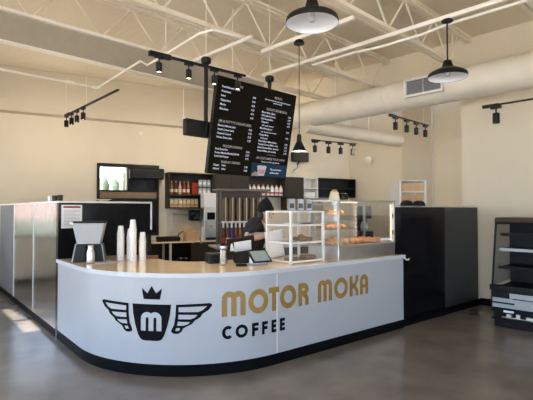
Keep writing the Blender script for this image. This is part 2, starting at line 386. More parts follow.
# register on the duct's camera side; sits on local -y?  (duct x runs along b, so the side facing the room is local +y)
gr = thing('vent_grille', 'white framed louvred vent grille on the side of the large duct', 'vent', GW(7.3 - R - .03, 0, 3.65), AG + pi / 2)
g0, g1, gz0, gz1 = 3.13, 3.81, -.13, .18
MB().box(g0, g1, -.05, .035, gz1 - .035, gz1).box(g0, g1, -.05, .035, gz0, gz0 + .035).box(g0, g0 + .035, -.05, .035, gz0 + .035, gz1 - .035).box(g1 - .035, g1, -.05, .035, gz0 + .035, gz1 - .035).build('frame', M['whitem'], gr, bevel=.004)
box(g0 + .035, g1 - .035, -.05, -.01, gz0 + .035, gz1 - .035).build('backing', M['greylam'], gr)
lv = MB()
for i in range(11):
    z = gz0 + .045 + i * .0195
    lv.hexa([(g0 + .035, .0, z), (g1 - .035, .0, z), (g1 - .035, .02, z - .004), (g0 + .035, .02, z - .004), (g0 + .035, .0, z + .004), (g1 - .035, .0, z + .004), (g1 - .035, .02, z), (g0 + .035, .02, z)])
lv.box((g0 + g1) / 2 - .006, (g0 + g1) / 2 + .006, -.01, .025, gz0 + .035, gz1 - .035)
lv.build('louvre', M['greypl'], gr)

# ------------------------------------------------------------------ pendants
def dome(label, x, y, zrim, ztop, d=.222, glow=False):
    t = thing('dome_pendant', label, 'pendant lamp', (x, y, zrim), 0, 'black dome pendants over the counter')
    MB().lathe([(.0, .0), (.065, .0), (.065, .015), (.04, .03), (0, .03)], (0, 0, ztop - zrim - .03), 24).build('canopy', M['black'], t)
    MB().cyl((0, 0, .2), (0, 0, ztop - zrim - .028), .009).build('stem', M['black'], t)
    MB().lathe([(d, .0), (d, .03), (d * .985, .045), (d * .9, .062), (d * .55, .10), (d * .3, .12), (d * .25, .16), (d * .2, .20), (0, .21)], n=40, cap=False).build('lamp_shade', M['black'], t, smooth=60)
    MB().lathe([(d * .985, .002), (d * .96, .03), (d * .85, .05), (d * .5, .085), (.05, .10), (0, .10)], n=40, cap=False).build('inner_reflector', M['lampin'], t, smooth=60, label='white inside of the dome shade')
    MB().lathe([(0, .012), (.02, .015), (.03, .03), (.03, .05), (.018, .075), (.018, .10)], n=18).build('bulb', M['warmglow'] if glow else M['bulb'], t)
    return t
dome('black dome pendant nearest the camera at the top edge', .385, 3.73, 3.175, 3.85)
dome('black dome pendant hanging in front of the duct grille', 2.13, 5.2, 3.155, 3.85)
t = thing('cone_pendant', 'small black cone pendant on a long cord beside the menu screens', 'pendant lamp', (.43, 5.83, 2.37), 0)
MB().lathe([(.0, .0), (.07, .0), (.07, .02), (.05, .05), (0, .06)], (0, 0, 1.42), 24).build('canopy', M['black'], t)
MB().cyl((0, 0, .22), (0, 0, 1.43), .005, n=8).build('cord', M['black'], t)
MB().lathe([(.092, 0), (.092, .012), (.04, .12), (.032, .13), (.03, .20), (.022, .225), (0, .226)], n=28, cap=False).build('lamp_shade', M['black'], t)
MB().lathe([(.088, .003), (.038, .115), (0, .115)], n=28, cap=False).build('inner_reflector', M['lampin'], t)
MB().blob((0, 0, .03), (.035, .035, .03)).build('bulb', M['warmglow'], t, label='lit bulb in the cone shade')

# ------------------------------------------------------------------ track lights
def track(label, p, rz, L, heads, ztop, k=1.0, rods=(.15, .85), glow=True, box_=True):
    t = thing('track_light', label, 'track light', p, rz, 'black ceiling track lights')
    box(0, L, -.018, .018, -.012, .012).build('rail', M['black'], t, bevel=.003)
    if box_: box(.0, .24, -.025, .025, -.03, .02).build('driver_box', M['black'], t, bevel=.004)
    for q in rods: MB().cyl((L * q, 0, .012), (L * q, 0, ztop - p[2]), .004, n=6).build('hanger_rod', M['steel_paint'], t)
    for x in heads:
        MB().box(x - .05 * k, x + .05 * k, -.02 * k, .02 * k, -.04 * k, -.012).cyl((x, 0, -.04 * k), (x, 0, -.09 * k), .008 * k, n=8).build('adapter', M['black'], t)
        h = MB().lathe([(0, 0), (.026 * k, 0), (.034 * k, -.008 * k), (.034 * k, -.105 * k), (.03 * k, -.108 * k), (.028 * k, -.095 * k), (0, -.095 * k)], n=20).build('lamp_head', M['black'], t, loc=(x, 0, -.085 * k))
        MB().lathe([(0, -.0965 * k), (.0275 * k, -.0965 * k), (.0275 * k, -.099 * k), (0, -.100 * k)], n=16).build('lens', M['warmglow'] if glow else M['bulb'], h)
    return t
track('black track light crossing in front of the left menu screen', (-1.19, 4.48, 3.2), radians(40.5), 1.23, (.11, .46, .79, 1.12), 3.95, .95)
track('black track light slanting down at the far left over the back partition', (-3.62, 7.98, 3.3), radians(-48.5), 2.3, (.05, .33, .60, .90), 3.95, 1.1, rods=(.01, .45))
track('black track light high on the back wall right of the menu screens', (1.16, 11.4, 3.40), AW, 1.48, (.10, .53, .93, 1.33), 4.6, 1.6, glow=False)
track('black track light below the duct above the dark partition', (2.36, 8.5, 3.43), AG, 1.62, (.22, .66, 1.06, 1.46), 3.95, 1.35, rods=(.05, .85), glow=False)
track('black track light over the open fridge at the right edge', (3.44, 7.05, 3.24), radians(-46), 2.6, (.2, 1.7), 3.385, 1.5, rods=(.13, .8), glow=False)

# ------------------------------------------------------------------ menu screens
PL = (-.58, 5.30); TILT = radians(10.4)
def sloc(x, z): return None
W_, H_ = .70, 1.19
ZT = 3.22
def screen(label, x0, lines, extra=None):
    # hung from the top edge: origin at the top left corner, tilted forward
    c, s_ = cos(AG), sin(AG)
    t = thing('menu_screen', label, 'screen', (PL[0] + x0 * c, PL[1] + x0 * s_, ZT), AG, 'hanging menu screens', rx=TILT)
    # rx is applied before rz, so local x runs along the board, local z up the tilted face
    box(.0005, W_ - .0005, .0, .06, -H_, 0).build('housing', M['black'], t, bevel=.004)
    box(.001, W_ - .001, -.003, .0, -H_ + .006, -.006).build('display', M['scrblk'], t)
    for ln in lines:
        nm = 'menu_heading' if ln[5] else 'menu_price' if ln[4] == 'RIGHT' else 'menu_line'
        text_mb([ln]).build(nm, [M['scrw'], M['scrg']], t, smooth=0, label='glowing grey heading' if ln[5] else None)
    if extra: extra(t)
    return t
Yt = -.005
def L(s, z, size=.024): return (s, size, .075, z, 'LEFT', 0, Yt)
def Pz_(s, z, size=.024): return (s, size, W_ - .06, z, 'RIGHT', 0, Yt)
def Hd(s, z, size=.042): return (s, size, W_ / 2, z, 'CENTER', 1, Yt)
left = [Hd('JAVAS', -.088)]
for i, (a, p) in enumerate((('Fresh Brewed Coffee', '3.00'), ('Americano', '3.50'), ('Latte', '4.25'), ('Cappuccino', '4.25'), ('Mocha', '4.75'), ('Macchiato', '4.75'))):
    left.append(L(a, -.128 - i * .053, .033)); left.append(Pz_(p, -.178 - i * .053, .033))
left.append(Hd("JIM & PATTY'S SIGNATURES", -.545, .044))
for i, (a, p) in enumerate((('Mexican Mocha Latte', '5.25'), ('Vanilla Cream Latte', '5.25'), ('Caramel Crunch', '5.25'), ('Honey Spice Latte', '5.25'))):
    left.append(L(a, -.595 - i * .048, .033)); left.append(Pz_(p, -.595 - i * .048, .033))
left.append(Hd('FROZEN DRINKS', -.845))
for i, (a, p) in enumerate((('Fruit Smoothie', '5.50'), ('Frozen Mocha Blended Drink', '5.75'), ('Iced Chai Freeze', '5.75'))):
    left.append(L(a, -.885 - i * .045, .033)); left.append(Pz_(p, -.885 - i * .045, .033))
left.append(Hd('ENERGY DRINKS', -1.045))
for i, (a, p) in enumerate((('Classic    16oz', '5.00'), ('Infused    24oz', '6.00'))):
    left.append(L(a, -1.085 - i * .045, .033)); left.append(Pz_(p, -1.085 - i * .045, .033))
right = [Hd('MOKAS', -.115), ('Our house made chocolate blended with espresso', .024, W_ / 2, -.155, 'CENTER', 0, Yt), ('and steamed milk', .024, W_ / 2, -.185, 'CENTER', 0, Yt), Hd('SIGNATURE MOKAS', -.285, .044)]
for i, a in enumerate(('Motor Moka Classic', 'White Mocha Cream', 'Dark Roast Moka', '  Raspberry', '    with vanilla, cinnamon', 'Mint Moka Special', '    with caramel sauce, coconut', 'Orange Moka', '    with hazelnut', 'Peanut Butter Moka Classic', 'Toasted Coconut Moka - iced', 'Salted Caramel Moka - blended', 'Seasonal Moka, ask us today')):
    right.append(L(a, -.33 - i * .0425, .031 if not a.startswith('    ') else .025))
    if i in (0, 1, 2, 3, 5, 7, 9, 10, 11, 12): right.append(Pz_('5.75', -.335 - i * .0425, .031))
right += [('-' * 18, .03, W_ / 2, -.885, 'CENTER', 1, Yt), Hd('OR CUSTOMIZE YOUR OWN', -.945, .042), ('Choose your milk, syrup and size', .026, W_ / 2, -.985, 'CENTER', 0, Yt)]
def picture(t):
    MB().box(.012, W_ - .012, -.0045, -.003, -H_ + .012, -1.0).build('drink_picture', M['scrblue'], t, label='blue picture of an iced drink at the foot of the menu')
    MB().add([(.145, -.0062, -1.17), (.255, -.0062, -1.17), (.285, -.0062, -1.05), (.115, -.0062, -1.05)], [(0, 1, 2, 3)]).add([(.105, -.0063, -1.05), (.295, -.0063, -1.05), (.27, -.0063, -1.03), (.13, -.0063, -1.03)], [(0, 1, 2, 3)]).build('drink_cup', M['scrcup'], t, smooth=0)
    MB().add([(.155, -.0066, -1.145), (.245, -.0066, -1.145), (.258, -.0066, -1.085), (.14, -.0066, -1.085)], [(0, 1, 2, 3)]).build('drink', M['scrpink'], t, smooth=0)
    MB().add([(.02, -.0056, -1.178), (.16, -.0056, -1.178), (.15, -.0056, -1.13), (.09, -.0056, -1.115), (.04, -.0056, -1.14)], [(0, 1, 2, 3, 4)]).build('hand', M['scrhand'], t, smooth=0)
    text_mb([('Try our frozen', .036, .36, -1.085, 'LEFT', 0, -.0065)]).build('picture_caption', [M['scrw']], t, smooth=0); text_mb([('moka today', .036, .36, -1.13, 'LEFT', 0, -.0065)]).build('picture_caption', [M['scrw']], t, smooth=0)
screen('left hanging menu screen listing frozen and energy drinks', 0, left)
screen('right hanging menu screen with a blue drink picture at its foot', W_, right, picture)
# mounts behind the screens
def mount(label, x, boxw):
    c, s_ = cos(AG), sin(AG); y = .27
    px_, py_ = PL[0] + x * c - y * s_, PL[1] + x * s_ + y * c
    t = thing('screen_mount', label, 'mount', (px_, py_, 2.5), AG, 'black ceiling mounts of the menu screens')
    MB().cyl((0, 0, 0), (0, 0, .90), .026).build('pole', M['black'], t)
    MB().lathe([(.03, 0), (.03, .04), (.06, .06), (.065, .11), (.05, .13), (0, .13)], (0, 0, .87), 20).build('ceiling_plate', M['black'], t)
    MB().cyl((0, 0, 1.0), (0, 0, 2.09), .006).build('upper_rod', M['steel_paint'], t)
    MB().box(*boxw, -.02, .06, .0, .20).build('mounting_arm', M['black'], t, bevel=.01)
mount('black pole mount rising at the left edge of the menu screens', .02, (-.30, .12))
mount('black pole mount rising behind the right menu screen', 1.13, (-.2, .33))

# ------------------------------------------------------------------ counter
ARC = 1.5; YL = 2.405; XR = 3.79
def outline(off, n=28):
    """plan outline, off > 0 moves outward (toward the customers)"""
    p = [(-off, YL)]
    r = ARC + off
    for i in range(n + 1):
        a = pi + (pi / 2) * i / n
        p.append((ARC + r * cos(a), ARC + r * sin(a)))
    p.append((XR + (off if off > 0 else 0), -off))
    return p
def ring(off0, off1, z0, z1, xr=None):
    a = outline(off0); b = outline(off1)
    if xr is not None: a[-1] = (xr, a[-1][1]); b[-1] = (xr, b[-1][1])
    n = len(a); mb = MB()
    vs = []
    for (x, y), (u, v) in zip(a, b): vs += [(x, y, z0), (x, y, z1), (u, v, z1), (u, v, z0)]
    fs = []
    for i in range(n - 1):
        o = i * 4; q = o + 4
        fs += [(o, q, q + 1, o + 1), (o + 1, q + 1, q + 2, o + 2), (o + 2, q + 2, q + 3, o + 3), (o + 3, q + 3, q, o)]
    fs += [(0, 1, 2, 3), tuple(4 * (n - 1) + k for k in (3, 2, 1, 0))]
    return mb.add(vs, fs)
def fpt(s, z, off):
    l1 = YL + .01 - ARC
    if s < l1: return (-off, YL + .01 - s, z)
    s -= l1
    if s < ARC * pi / 2:
        a = pi + s / ARC; r = ARC + off
        return (ARC + r * cos(a), ARC + r * sin(a), z)
    return (ARC + s - ARC * pi / 2, -off, z)
def on_face(polys, off, mats, name, parent, label=None):
    """polys: list of (list of (s,z) points, material index)"""
    out = MB()
    for pts, mi in polys:
        bm = bmesh.new(); vs = [bm.verts.new((x, 0, z)) for x, z in pts]; bm.faces.new(vs)
        lo = min(p[0] for p in pts); hi = max(p[0] for p in pts); s = lo + .03
        while s < hi:
            bmesh.ops.bisect_plane(bm, geom=bm.verts[:] + bm.edges[:] + bm.faces[:], plane_co=(s, 0, 0), plane_no=(1, 0, 0)); s += .03
        bmesh.ops.triangulate(bm, faces=bm.faces[:])
        bm.verts.index_update()
        out.add([fpt(v.co.x, v.co.z, off + (.0012 if mi else 0)) for v in bm.verts], [tuple(v.index for v in f.verts) for f in bm.faces], mi); bm.free()
    return out.build(name, mats, parent, smooth=0, label=label)
def stroke(pts, w):
    """quads along a polyline"""
    n = len(pts); Lf = []; Rt = []; closed = hypot(pts[0][0] - pts[-1][0], pts[0][1] - pts[-1][1]) < 1e-6
    for i in range(n):
        if closed: p, q = pts[(i - 1) % (n - 1)], pts[(i + 1) % (n - 1)]
        else: p, q = pts[max(i - 1, 0)], pts[min(i + 1, n - 1)]
        dx, dz = q[0] - p[0], q[1] - p[1]; l = hypot(dx, dz) or 1
        Lf.append((pts[i][0] - dz / l * w / 2, pts[i][1] + dx / l * w / 2)); Rt.append((pts[i][0] + dz / l * w / 2, pts[i][1] - dx / l * w / 2))
    return [[Lf[i], Lf[i + 1], Rt[i + 1], Rt[i]] for i in range(n - 1)]
def arc(cx, cz, rx, rz, a0, a1, n=14): return [(cx + rx * cos(radians(a0 + (a1 - a0) * i / n)), cz + rz * sin(radians(a0 + (a1 - a0) * i / n))) for i in range(n + 1)]
def rect(x0, x1, z0, z1): return [[(x0, z0), (x1, z0), (x1, z1), (x0, z1)]]
def glyph(ch, x0, x1, z0, z1, t):
    W = x1 - x0; q = []
    if ch == 'M':
        r = (W - t) / 4; zt = z1 - t / 2 - r
        for c in (x0 + t / 2 + r, x0 + t / 2 + 3 * r): q += stroke(arc(c, zt, r, r, 180, 0), t)
        for k in range(3): q += rect(x0 + k * 2 * r, x0 + k * 2 * r + t, z0, zt)
    elif ch == 'O': q += stroke(arc((x0 + x1) / 2, (z0 + z1) / 2, (W - t) / 2, (z1 - z0 - t) / 2, 0, 360, 32), t)
    elif ch == 'C': q += stroke(arc(x0 + W * .55, (z0 + z1) / 2, W * .55 - t / 2, (z1 - z0 - t) / 2, 48, 312, 24), t)
    elif ch == 'T': q += rect(x0, x1, z1 - t, z1) + rect((x0 + x1 - t) / 2, (x0 + x1 + t) / 2, z0, z1 - t)
    elif ch == 'R':
        zm = z0 + (z1 - z0) * .5; r = (z1 - zm) / 2; rr = W - t / 2 - (W * .4)
        q += rect(x0, x0 + t, z0, z1)
        bx_ = x0 + W * .45; ro = (z1 - zm + t * .3) / 2
        q += rect(x0 + t, bx_, z1 - t, z1) + rect(x0 + t, bx_, zm - t * .3, zm + t * .7)
        q += stroke(arc(bx_, z1 - ro, W * .55 - t / 2, ro - t / 2, 90, -90), t)
        q += stroke([(x0 + W * .5, zm), (x1 - t * .75, zm - t * .5), (x1 - t / 2, zm - t), (x1 - t / 2, z0)], t)
    elif ch == 'K':
        zm = (z0 + z1) / 2
        q += rect(x0, x0 + t, z0, z1)
        q += stroke([(x0 + t * .8, zm), (x0 + W * .55, zm + .012), (x1 - t * .55, zm + (z1 - zm) * .5), (x1 - t / 2, z1)], t * .95)
        q += stroke([(x0 + t * .8, zm), (x0 + W * .55, zm - .012), (x1 - t * .55, zm - (z1 - zm) * .5), (x1 - t / 2, z0)], t * .95)
    elif ch == 'A':
        r = (W - t) / 2; zt = z1 - t / 2 - r
        q += stroke(arc(x0 + W / 2, zt, r, r, 180, 0), t) + rect(x0, x0 + t, z0, zt) + rect(x1 - t, x1, z0, zt)
        zc = z0 + (z1 - z0) * .32; q += rect(x0 + t, x1 - t, zc, zc + t * .8)
    elif ch == 'F' or ch == 'E':
        q += rect(x0, x0 + t, z0, z1) + rect(x0 + t, x1, z1 - t, z1)
        zm = (z0 + z1) / 2; q += rect(x0 + t, x1 - (.004), zm - t / 2, zm + t / 2)
        if ch == 'E': q += rect(x0 + t, x1, z0, z0 + t)
    return [(p, 0) for p in q]

ct = thing('service_counter', 'large white curved service counter with gold and black lettering', 'counter', (KX, KY, 0), AC)
# body: front panel, backed by a carcass that follows the curve
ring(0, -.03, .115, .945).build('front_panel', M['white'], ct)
ring(-.031, -.90, .115, .943, xr=XR - .025).build('carcass', M['cabinet'], ct)
ring(-.004, -.88, 0, .115).build('kick_plate', M['kick'], ct, label='black kick plate at the foot of the counter')
MB().box(XR - .022, XR, .032, .90, .115, .943).build('end_panel', M['white'], ct)
for s in (3.298,):
    a = fpt(s - .0045, 0, .0015); b = fpt(s + .0045, 0, .0015); a2 = fpt(s - .0045, 0, -.004); b2 = fpt(s + .0045, 0, -.004)
    MB().hexa([(a[0], a[1], .118), (b[0], b[1], .118), (b2[0], b2[1], .118), (a2[0], a2[1], .118), (a[0], a[1], .94), (b[0], b[1], .94), (b2[0], b2[1], .94), (a2[0], a2[1], .94)]).build('panel_seam', M['whitepl'], ct, smooth=0)

for ch, x0, x1 in (('M', 2.673, 2.919), ('O', 2.948, 3.179), ('T', 3.188, 3.325), ('O', 3.338, 3.570), ('R', 3.601, 3.756), ('M', 3.90, 4.136), ('O', 4.171, 4.412), ('K', 4.445, 4.613), ('A', 4.638, 4.798)):
    on_face(glyph(ch, x0, x1, .557, .802, .056), .003, [M['gold']], 'gold_letter', ct, 'gold rounded letter %s on the counter front' % ch)

for ch, x0, x1 in (('C', 2.677, 2.785), ('O', 2.812, 2.943), ('F', 2.988, 3.064), ('F', 3.104, 3.175), ('E', 3.221, 3.288), ('E', 3.335, 3.406)):
    on_face(glyph(ch, x0, x1, .338, .468, .032), .003, [M['ink']], 'black_letter', ct, 'bold black letter %s under the gold word' % ch)
# emblem
em = []
cc = 1.990
cup = [(1.79, .690), (2.188, .690), (2.180, .60), (2.155, .49), (2.125, .40), (2.105, .362), (2.085, .346), (2.05, .340), (1.93, .340), (1.895, .346), (1.875, .362), (1.853, .40), (1.822, .49), (1.798, .60)]
em.append((cup, 0))
em.append(([(1.911, .738), (2.079, .738), (2.100, .845), (2.040, .795), (1.995, .868), (1.950, .795), (1.892, .845)], 0))
for sg in (-1, 1):
    f = lambda a, b: (cc + sg * a, b)
    out = [f(.245, .690), f(.565, .700), f(.590, .690), f(.588, .672), f(.555, .632), f(.500, .600), f(.478, .566), f(.425, .536), f(.400, .505), f(.345, .478), f(.315, .462), f(.300, .432), f(.270, .412), f(.225, .412), f(.198, .430), f(.205, .455), f(.228, .500), f(.240, .580)]
    slots = [[f(.270, .665), f(.540, .672), f(.500, .635), f(.458, .618), f(.272, .620)],
             [f(.270, .595), f(.450, .590), f(.425, .565), f(.385, .550), f(.268, .552)],
             [f(.265, .528), f(.380, .522), f(.355, .502), f(.318, .490), f(.256, .490)],
             [f(.250, .468), f(.285, .466), f(.275, .440), f(.238, .442)]]
    em.append((out, 0)); em += [(q, 1) for q in slots]
r = .045
for p, mi in glyph('M', 1.885, 2.095, .435, .615, .050): em.append((p, 1))
on_face(em, .003, [M['ink'], M['white']], 'winged_cup_emblem', ct, 'black winged cup emblem with a crown and a white letter m')

wt = thing('worktop', 'tan glossy worktop with a pale edge on the curved counter', 'worktop', (KX, KY, 0), AC)
ring(.012, -.98, .946, .99).build('slab', M['top'], wt)
ring(.022, .0125, .948, .989).build('edge_band', M['edge'], wt, label='pale edge band of the tan worktop')
hk = MB().tube([CW(3.83, .06, .985), CW(3.87, .06, .96), CW(3.91, .05, .925), CW(3.95, .05, .905), CW(3.99, .05, .905), CW(4.01, .05, .92)], [.01, .012, .011, .011, .010, .008]).build('plastic_hook', M['whitepl'])
tag(hk, 'curled white plastic strip hanging off the right end of the worktop', 'hook')

# ------------------------------------------------------------------ partitions
pt = thing('partition_wall', 'shiny stainless and grey half wall along the left side behind the counter', 'partition', CW(0, 2.515), AC + pi / 2)
# local x along the wall away from the camera, local y toward the room's left (outside face at y = 0)
HP = 1.69
for a, b, m_, lb in ((0, 1.252, 'stain', 'stainless panel nearest the counter'), (1.268, 2.75, 'stain', 'stainless panel in the middle'), (2.768, 4.2, 'greylam', 'matt grey panel at the far left')):
    box(a, b, -.09, -.002, .10, HP).build('panel', M[m_], pt, smooth=0, label=lb)
for x_ in (1.25, 2.748): box(x_, x_ + .022, -.02, .004, .10, HP).build('seam_strip', M['alu'], pt, smooth=0)
box(0, 4.2, -.095, -.004, 0, .10).build('kick_plate', M['kick'], pt, smooth=0)
box(-.0, 4.2, -.10, .006, HP, HP + .025).build('top_cap', M['whitem'], pt, bevel=.003)
pt = thing('partition_wall', 'black half wall with a posted notice behind the left end of the counter', 'partition', CW(.0, 2.417), AC)
box(0, 1.24, 0, .09, 0, HP).build('panel', M['partblack'], pt, smooth=0)
box(-.006, 1.247, -.006, .1, HP + .002, HP + .025).build('top_cap', M['whitem'], pt, bevel=.003)
MB().box(1.222, 1.247, -.008, -.001, 1.32, HP).build('end_trim', M['whitem'], pt, smooth=0)
rp = thing('partition_wall', 'dark charcoal half wall joining the counter to the right wall', 'partition', CW(3.83, .06), AC)
LR = 2.23; HR = 1.64
box(0, 1.156, 0, .12, .10, HR).build('panel', M['partblack'], rp, smooth=0, label='glossy left panel with a dark reflection put into its colour')  # blacker than its neighbour to paint in a dark reflection
box(1.16, LR, 0, .12, .10, HR).build('panel', M['charcoal2'], rp, smooth=0, label='charcoal grey right panel')
box(0, LR, -.03, .12, 0, .10).build('kick_plate', M['kick'], rp, smooth=0)
box(-.004, LR, -.008, .128, HR, HR + .02).build('top_cap', M['alu'], rp, bevel=.003)

nt_ = thing('notice', 'white notice with a red heading taped to the black half wall', 'notice', CW(.035, 2.413), AC)
box(0, .25, -.004, 0, 1.37, 1.665).build('sheet', M['paper'], nt_, smooth=0)
MB().box(.02, .23, -.0055, -.004, 1.625, 1.65).build('red_heading', M['red'], nt_, smooth=0)
tl = MB()
for i in range(12): tl.box(.03, .22 - .05 * (i % 3 == 2), -.0055, -.004, 1.595 - i * .018, 1.600 - i * .018)
tl.build('printed_text', M['greyink'], nt_, smooth=0)
# small things on the left half walls
for k, (y, m_, lb) in enumerate(((2.99, 'whitepl', 'small white cup on the left half wall'), (2.77, 'knitb', 'left small dark cup on the half wall corner'), (2.51, 'knitb', 'right small dark cup on the half wall corner'))):
    tag(MB().lathe([(.030, 0), (.036, .07), (.038, .075), (.033, .075), (.028, .01), (0, .01)], CW(.045, y, HP + .025), 18).build('small_cup', M[m_]), lb, 'cup')
bw = MB().lathe([(.03, 0), (.10, .025), (.105, .03), (.095, .03), (.03, .008), (0, .008)], CW(.58, 2.47, HP + .025), 24).build('shallow_dish', M['cream']); tag(bw, 'shallow pale dish on top of the black half wall', 'dish')

# ------------------------------------------------------------------ things on the worktop
ZW = .99
mt = box(-.30, .22, -.13, .13, 0, .008).build('bar_mat', M['granite'], loc=CW(.30, 1.80, ZW), rot=(0, 0, radians(-38)), bevel=.003); tag(mt, 'speckled grey bar mat under the hopper dispenser', 'mat')
GA = radians(12)
gd = thing('hopper_dispenser', 'grey hopper dispenser on black legs at the left end of the worktop', 'dispenser', CW(.215, 1.875, ZW + .008), GA)
def frustum(mb, w0, d0, z0, w1, d1, z1, cx=0, cy=0, m=0):
    return mb.hexa([(cx - w0 / 2, cy - d0 / 2, z0), (cx + w0 / 2, cy - d0 / 2, z0), (cx + w0 / 2, cy + d0 / 2, z0), (cx - w0 / 2, cy + d0 / 2, z0), (cx - w1 / 2, cy - d1 / 2, z1), (cx + w1 / 2, cy - d1 / 2, z1), (cx + w1 / 2, cy + d1 / 2, z1), (cx - w1 / 2, cy + d1 / 2, z1)], m)
frustum(MB(), .255, .17, .205, .355, .20, .45).build('hopper', M['greypl'], gd, bevel=.008)
MB().box(-.185, .185, -.108, .108, .45, .468).build('lid', M['blackmatte'], gd, bevel=.004)
MB().box(-.20, -.165, -.118, -.10, .435, .46).build('lid_clip', M['whitepl'], gd)
for sg in (-1, 1):
    q = MB(); q.hexa([(sg * .03, -.085, 0), (sg * .17, -.085, 0), (sg * .17, .085, 0), (sg * .03, .085, 0), (sg * .03, -.075, .205), (sg * .135, -.075, .205), (sg * .135, .075, .205), (sg * .03, .075, .205)])
    q.build('leg_block', M['black'], gd, bevel=.006)
    MB().hexa([(sg * .171, -.08, 0), (sg * .185, -.08, 0), (sg * .185, .08, 0), (sg * .171, .08, 0), (sg * .137, -.07, .205), (sg * .150, -.07, .205), (sg * .150, .07, .205), (sg * .137, .07, .205)]).build('side_strip', M['silver'], gd)
tm = MB().lathe([(.040, 0), (.044, .01), (.044, .10), (.036, .14), (.03, .16), (.03, .19), (.034, .20), (.028, .20), (.026, .02), (0, .02)], CW(.16, 1.665, ZW + .008), 26).build('steel_shaker', M['steel']); tag(tm, 'polished steel shaker standing in front of the hopper dispenser', 'shaker')
# paper cup stacks: cups nested upside down
cup_me = None
def cup_mesh():
    return MB().lathe([(.043, 0), (.045, .004), (.043, .008), (.041, .010), (.030, .108), (.0285, .110), (0, .110)], n=20)
first = None
for (x, y, n, lb) in ((.560, 1.80, 17, 'upside down white paper cup in the leftmost stack'), (.680, 1.800, 15, 'upside down white paper cup in the stack hidden behind the tall one'), (.645, 1.635, 21, 'upside down white paper cup in the tallest front stack'), (.765, 1.63, 13, 'upside down white paper cup in the shorter right stack')):
    p = CW(x, y, ZW)
    for i in range(n):
        if first is None:
            first = c = cup_mesh().build('paper_cup', M['cup'])
        else:
            c = first.copy(); COL.objects.link(c)
        c.location = (p[0] + random.uniform(-.001, .001), p[1] + random.uniform(-.001, .001), p[2] + i * .0192); tag(c, lb, 'cup', lb.replace('upside down white paper cup', 'paper cups'))
wb = box(-.09, .09, -.045, .045, 0, .035).build('wooden_block', M['wood'], loc=CW(.93, 1.75, ZW), rot=(0, 0, radians(4)), bevel=.004); tag(wb, 'flat brown wooden block beside the paper cups', 'block')
ph = thing('pump_bottle', 'slim black bottle behind the brown wooden block', 'bottle', CW(.955, 1.90, ZW))
MB().lathe([(.04, 0), (.042, .01), (.042, .13), (.03, .16), (.02, .17), (.02, .20), (0, .20)]).build('body', M['black'], ph); MB().cyl((0, 0, .2), (0, 0, .29), .012).build('spout', M['black'], ph)
jr = thing('glass_jar', 'glass jar of pale sticks at the front of the worktop', 'jar', CW(1.257, .606, ZW))
MB().lathe([(.034, 0), (.038, .006), (.038, .165), (.034, .175), (.034, .19), (.030, .19), (.030, .172), (.034, .16), (.034, .01), (0, .01)]).build('glass_body', M['glass'], jr)
MB().lathe([(.031, .012), (.032, .16), (0, .165)]).build('contents', M['beans'], jr)
MB().lathe([(.040, .191), (.040, .21), (0, .21)]).build('lid', M['alu'], jr)
# point of sale
po = thing('payment_terminal', 'black point of sale terminal with a grey screen back beside the jar', 'terminal', CW(1.60, .66, ZW), radians(10))
box(-.13, .13, -.10, .12, 0, .12).build('base', M['blackmatte'], po, bevel=.01)
q = thing('x', '', ''); bpy.data.objects.remove(q)
MB().box(-.17, .15, -.012, .012, 0, .22).build('screen_housing', M['black'], po, bevel=.006, loc=(-.03, .03, .115), rot=(radians(32), radians(-8), 0))
MB().box(-.09, .11, -.020, -.0125, .03, .17).build('screen_back', M['whitepl'], po, bevel=.004, loc=(-.03, .03, .115), rot=(radians(32), radians(-8), 0), label='pale grey back plate of the screen')
q = MB(); q.add([(-.145, -.02, .03), (-.095, -.02, .03), (-.14, -.02, .18), (-.145, .03, .03), (-.095, .03, .03), (-.14, .03, .18)], [(0, 1, 2), (3, 5, 4), (0, 3, 4, 1), (1, 4, 5, 2), (2, 5, 3, 0)]); q.build('hinge_cover', M['whitepl'], po, loc=(-.03, .01, .115), rot=(radians(25), 0, 0))
cr = thing('cash_drawer', 'low black cash drawer behind the glass jar', 'cash drawer', CW(1.33, .84, ZW), radians(20))
box(-.12, .10, -.1, .12, 0, .11).build('body', M['black'], cr, bevel=.008); box(-.10, .08, -.106, -.1, .02, .09).build('drawer_front', M['blackmatte'], cr)
rd = thing('card_reader', 'small flat black card reader at the worktop edge', 'card reader', CW(1.36, .40, ZW), radians(8))
box(-.06, .06, -.04, .04, 0, .022).build('body', M['blackmatte'], rd, bevel=.006); box(-.045, .045, -.03, .012, .0222, .024).build('screen', M['blackgloss'], rd)
tb = thing('tablet_register', 'tablet with a lit screen on a wedge stand near the display rack', 'tablet', CW(1.60, .40, ZW), AC - radians(4))
box(-.115, .085, -.075, .075, 0, .014).build('foot', M['greypl'], tb, bevel=.005)
MB().add([(-.085, -.06, .014), (-.085, .07, .014), (-.085, .06, .115), (.07, -.06, .014), (.07, .07, .014), (.07, .06, .115)], [(0, 1, 2), (3, 5, 4), (0, 3, 4, 1), (1, 4, 5, 2), (2, 5, 3, 0)]).build('wedge', M['whitepl'], tb, bevel=.004)
TR = (radians(-48), 0, 0)
MB().box(-.125, .125, -.007, .007, 0, .185).build('bezel', M['black'], tb, bevel=.004, loc=(0, -.085, .03), rot=TR)
MB().box(-.104, .104, -.0095, -.0072, .018, .167).build('screen', M['tabscreen'], tb, smooth=0, loc=(0, -.085, .03), rot=TR)
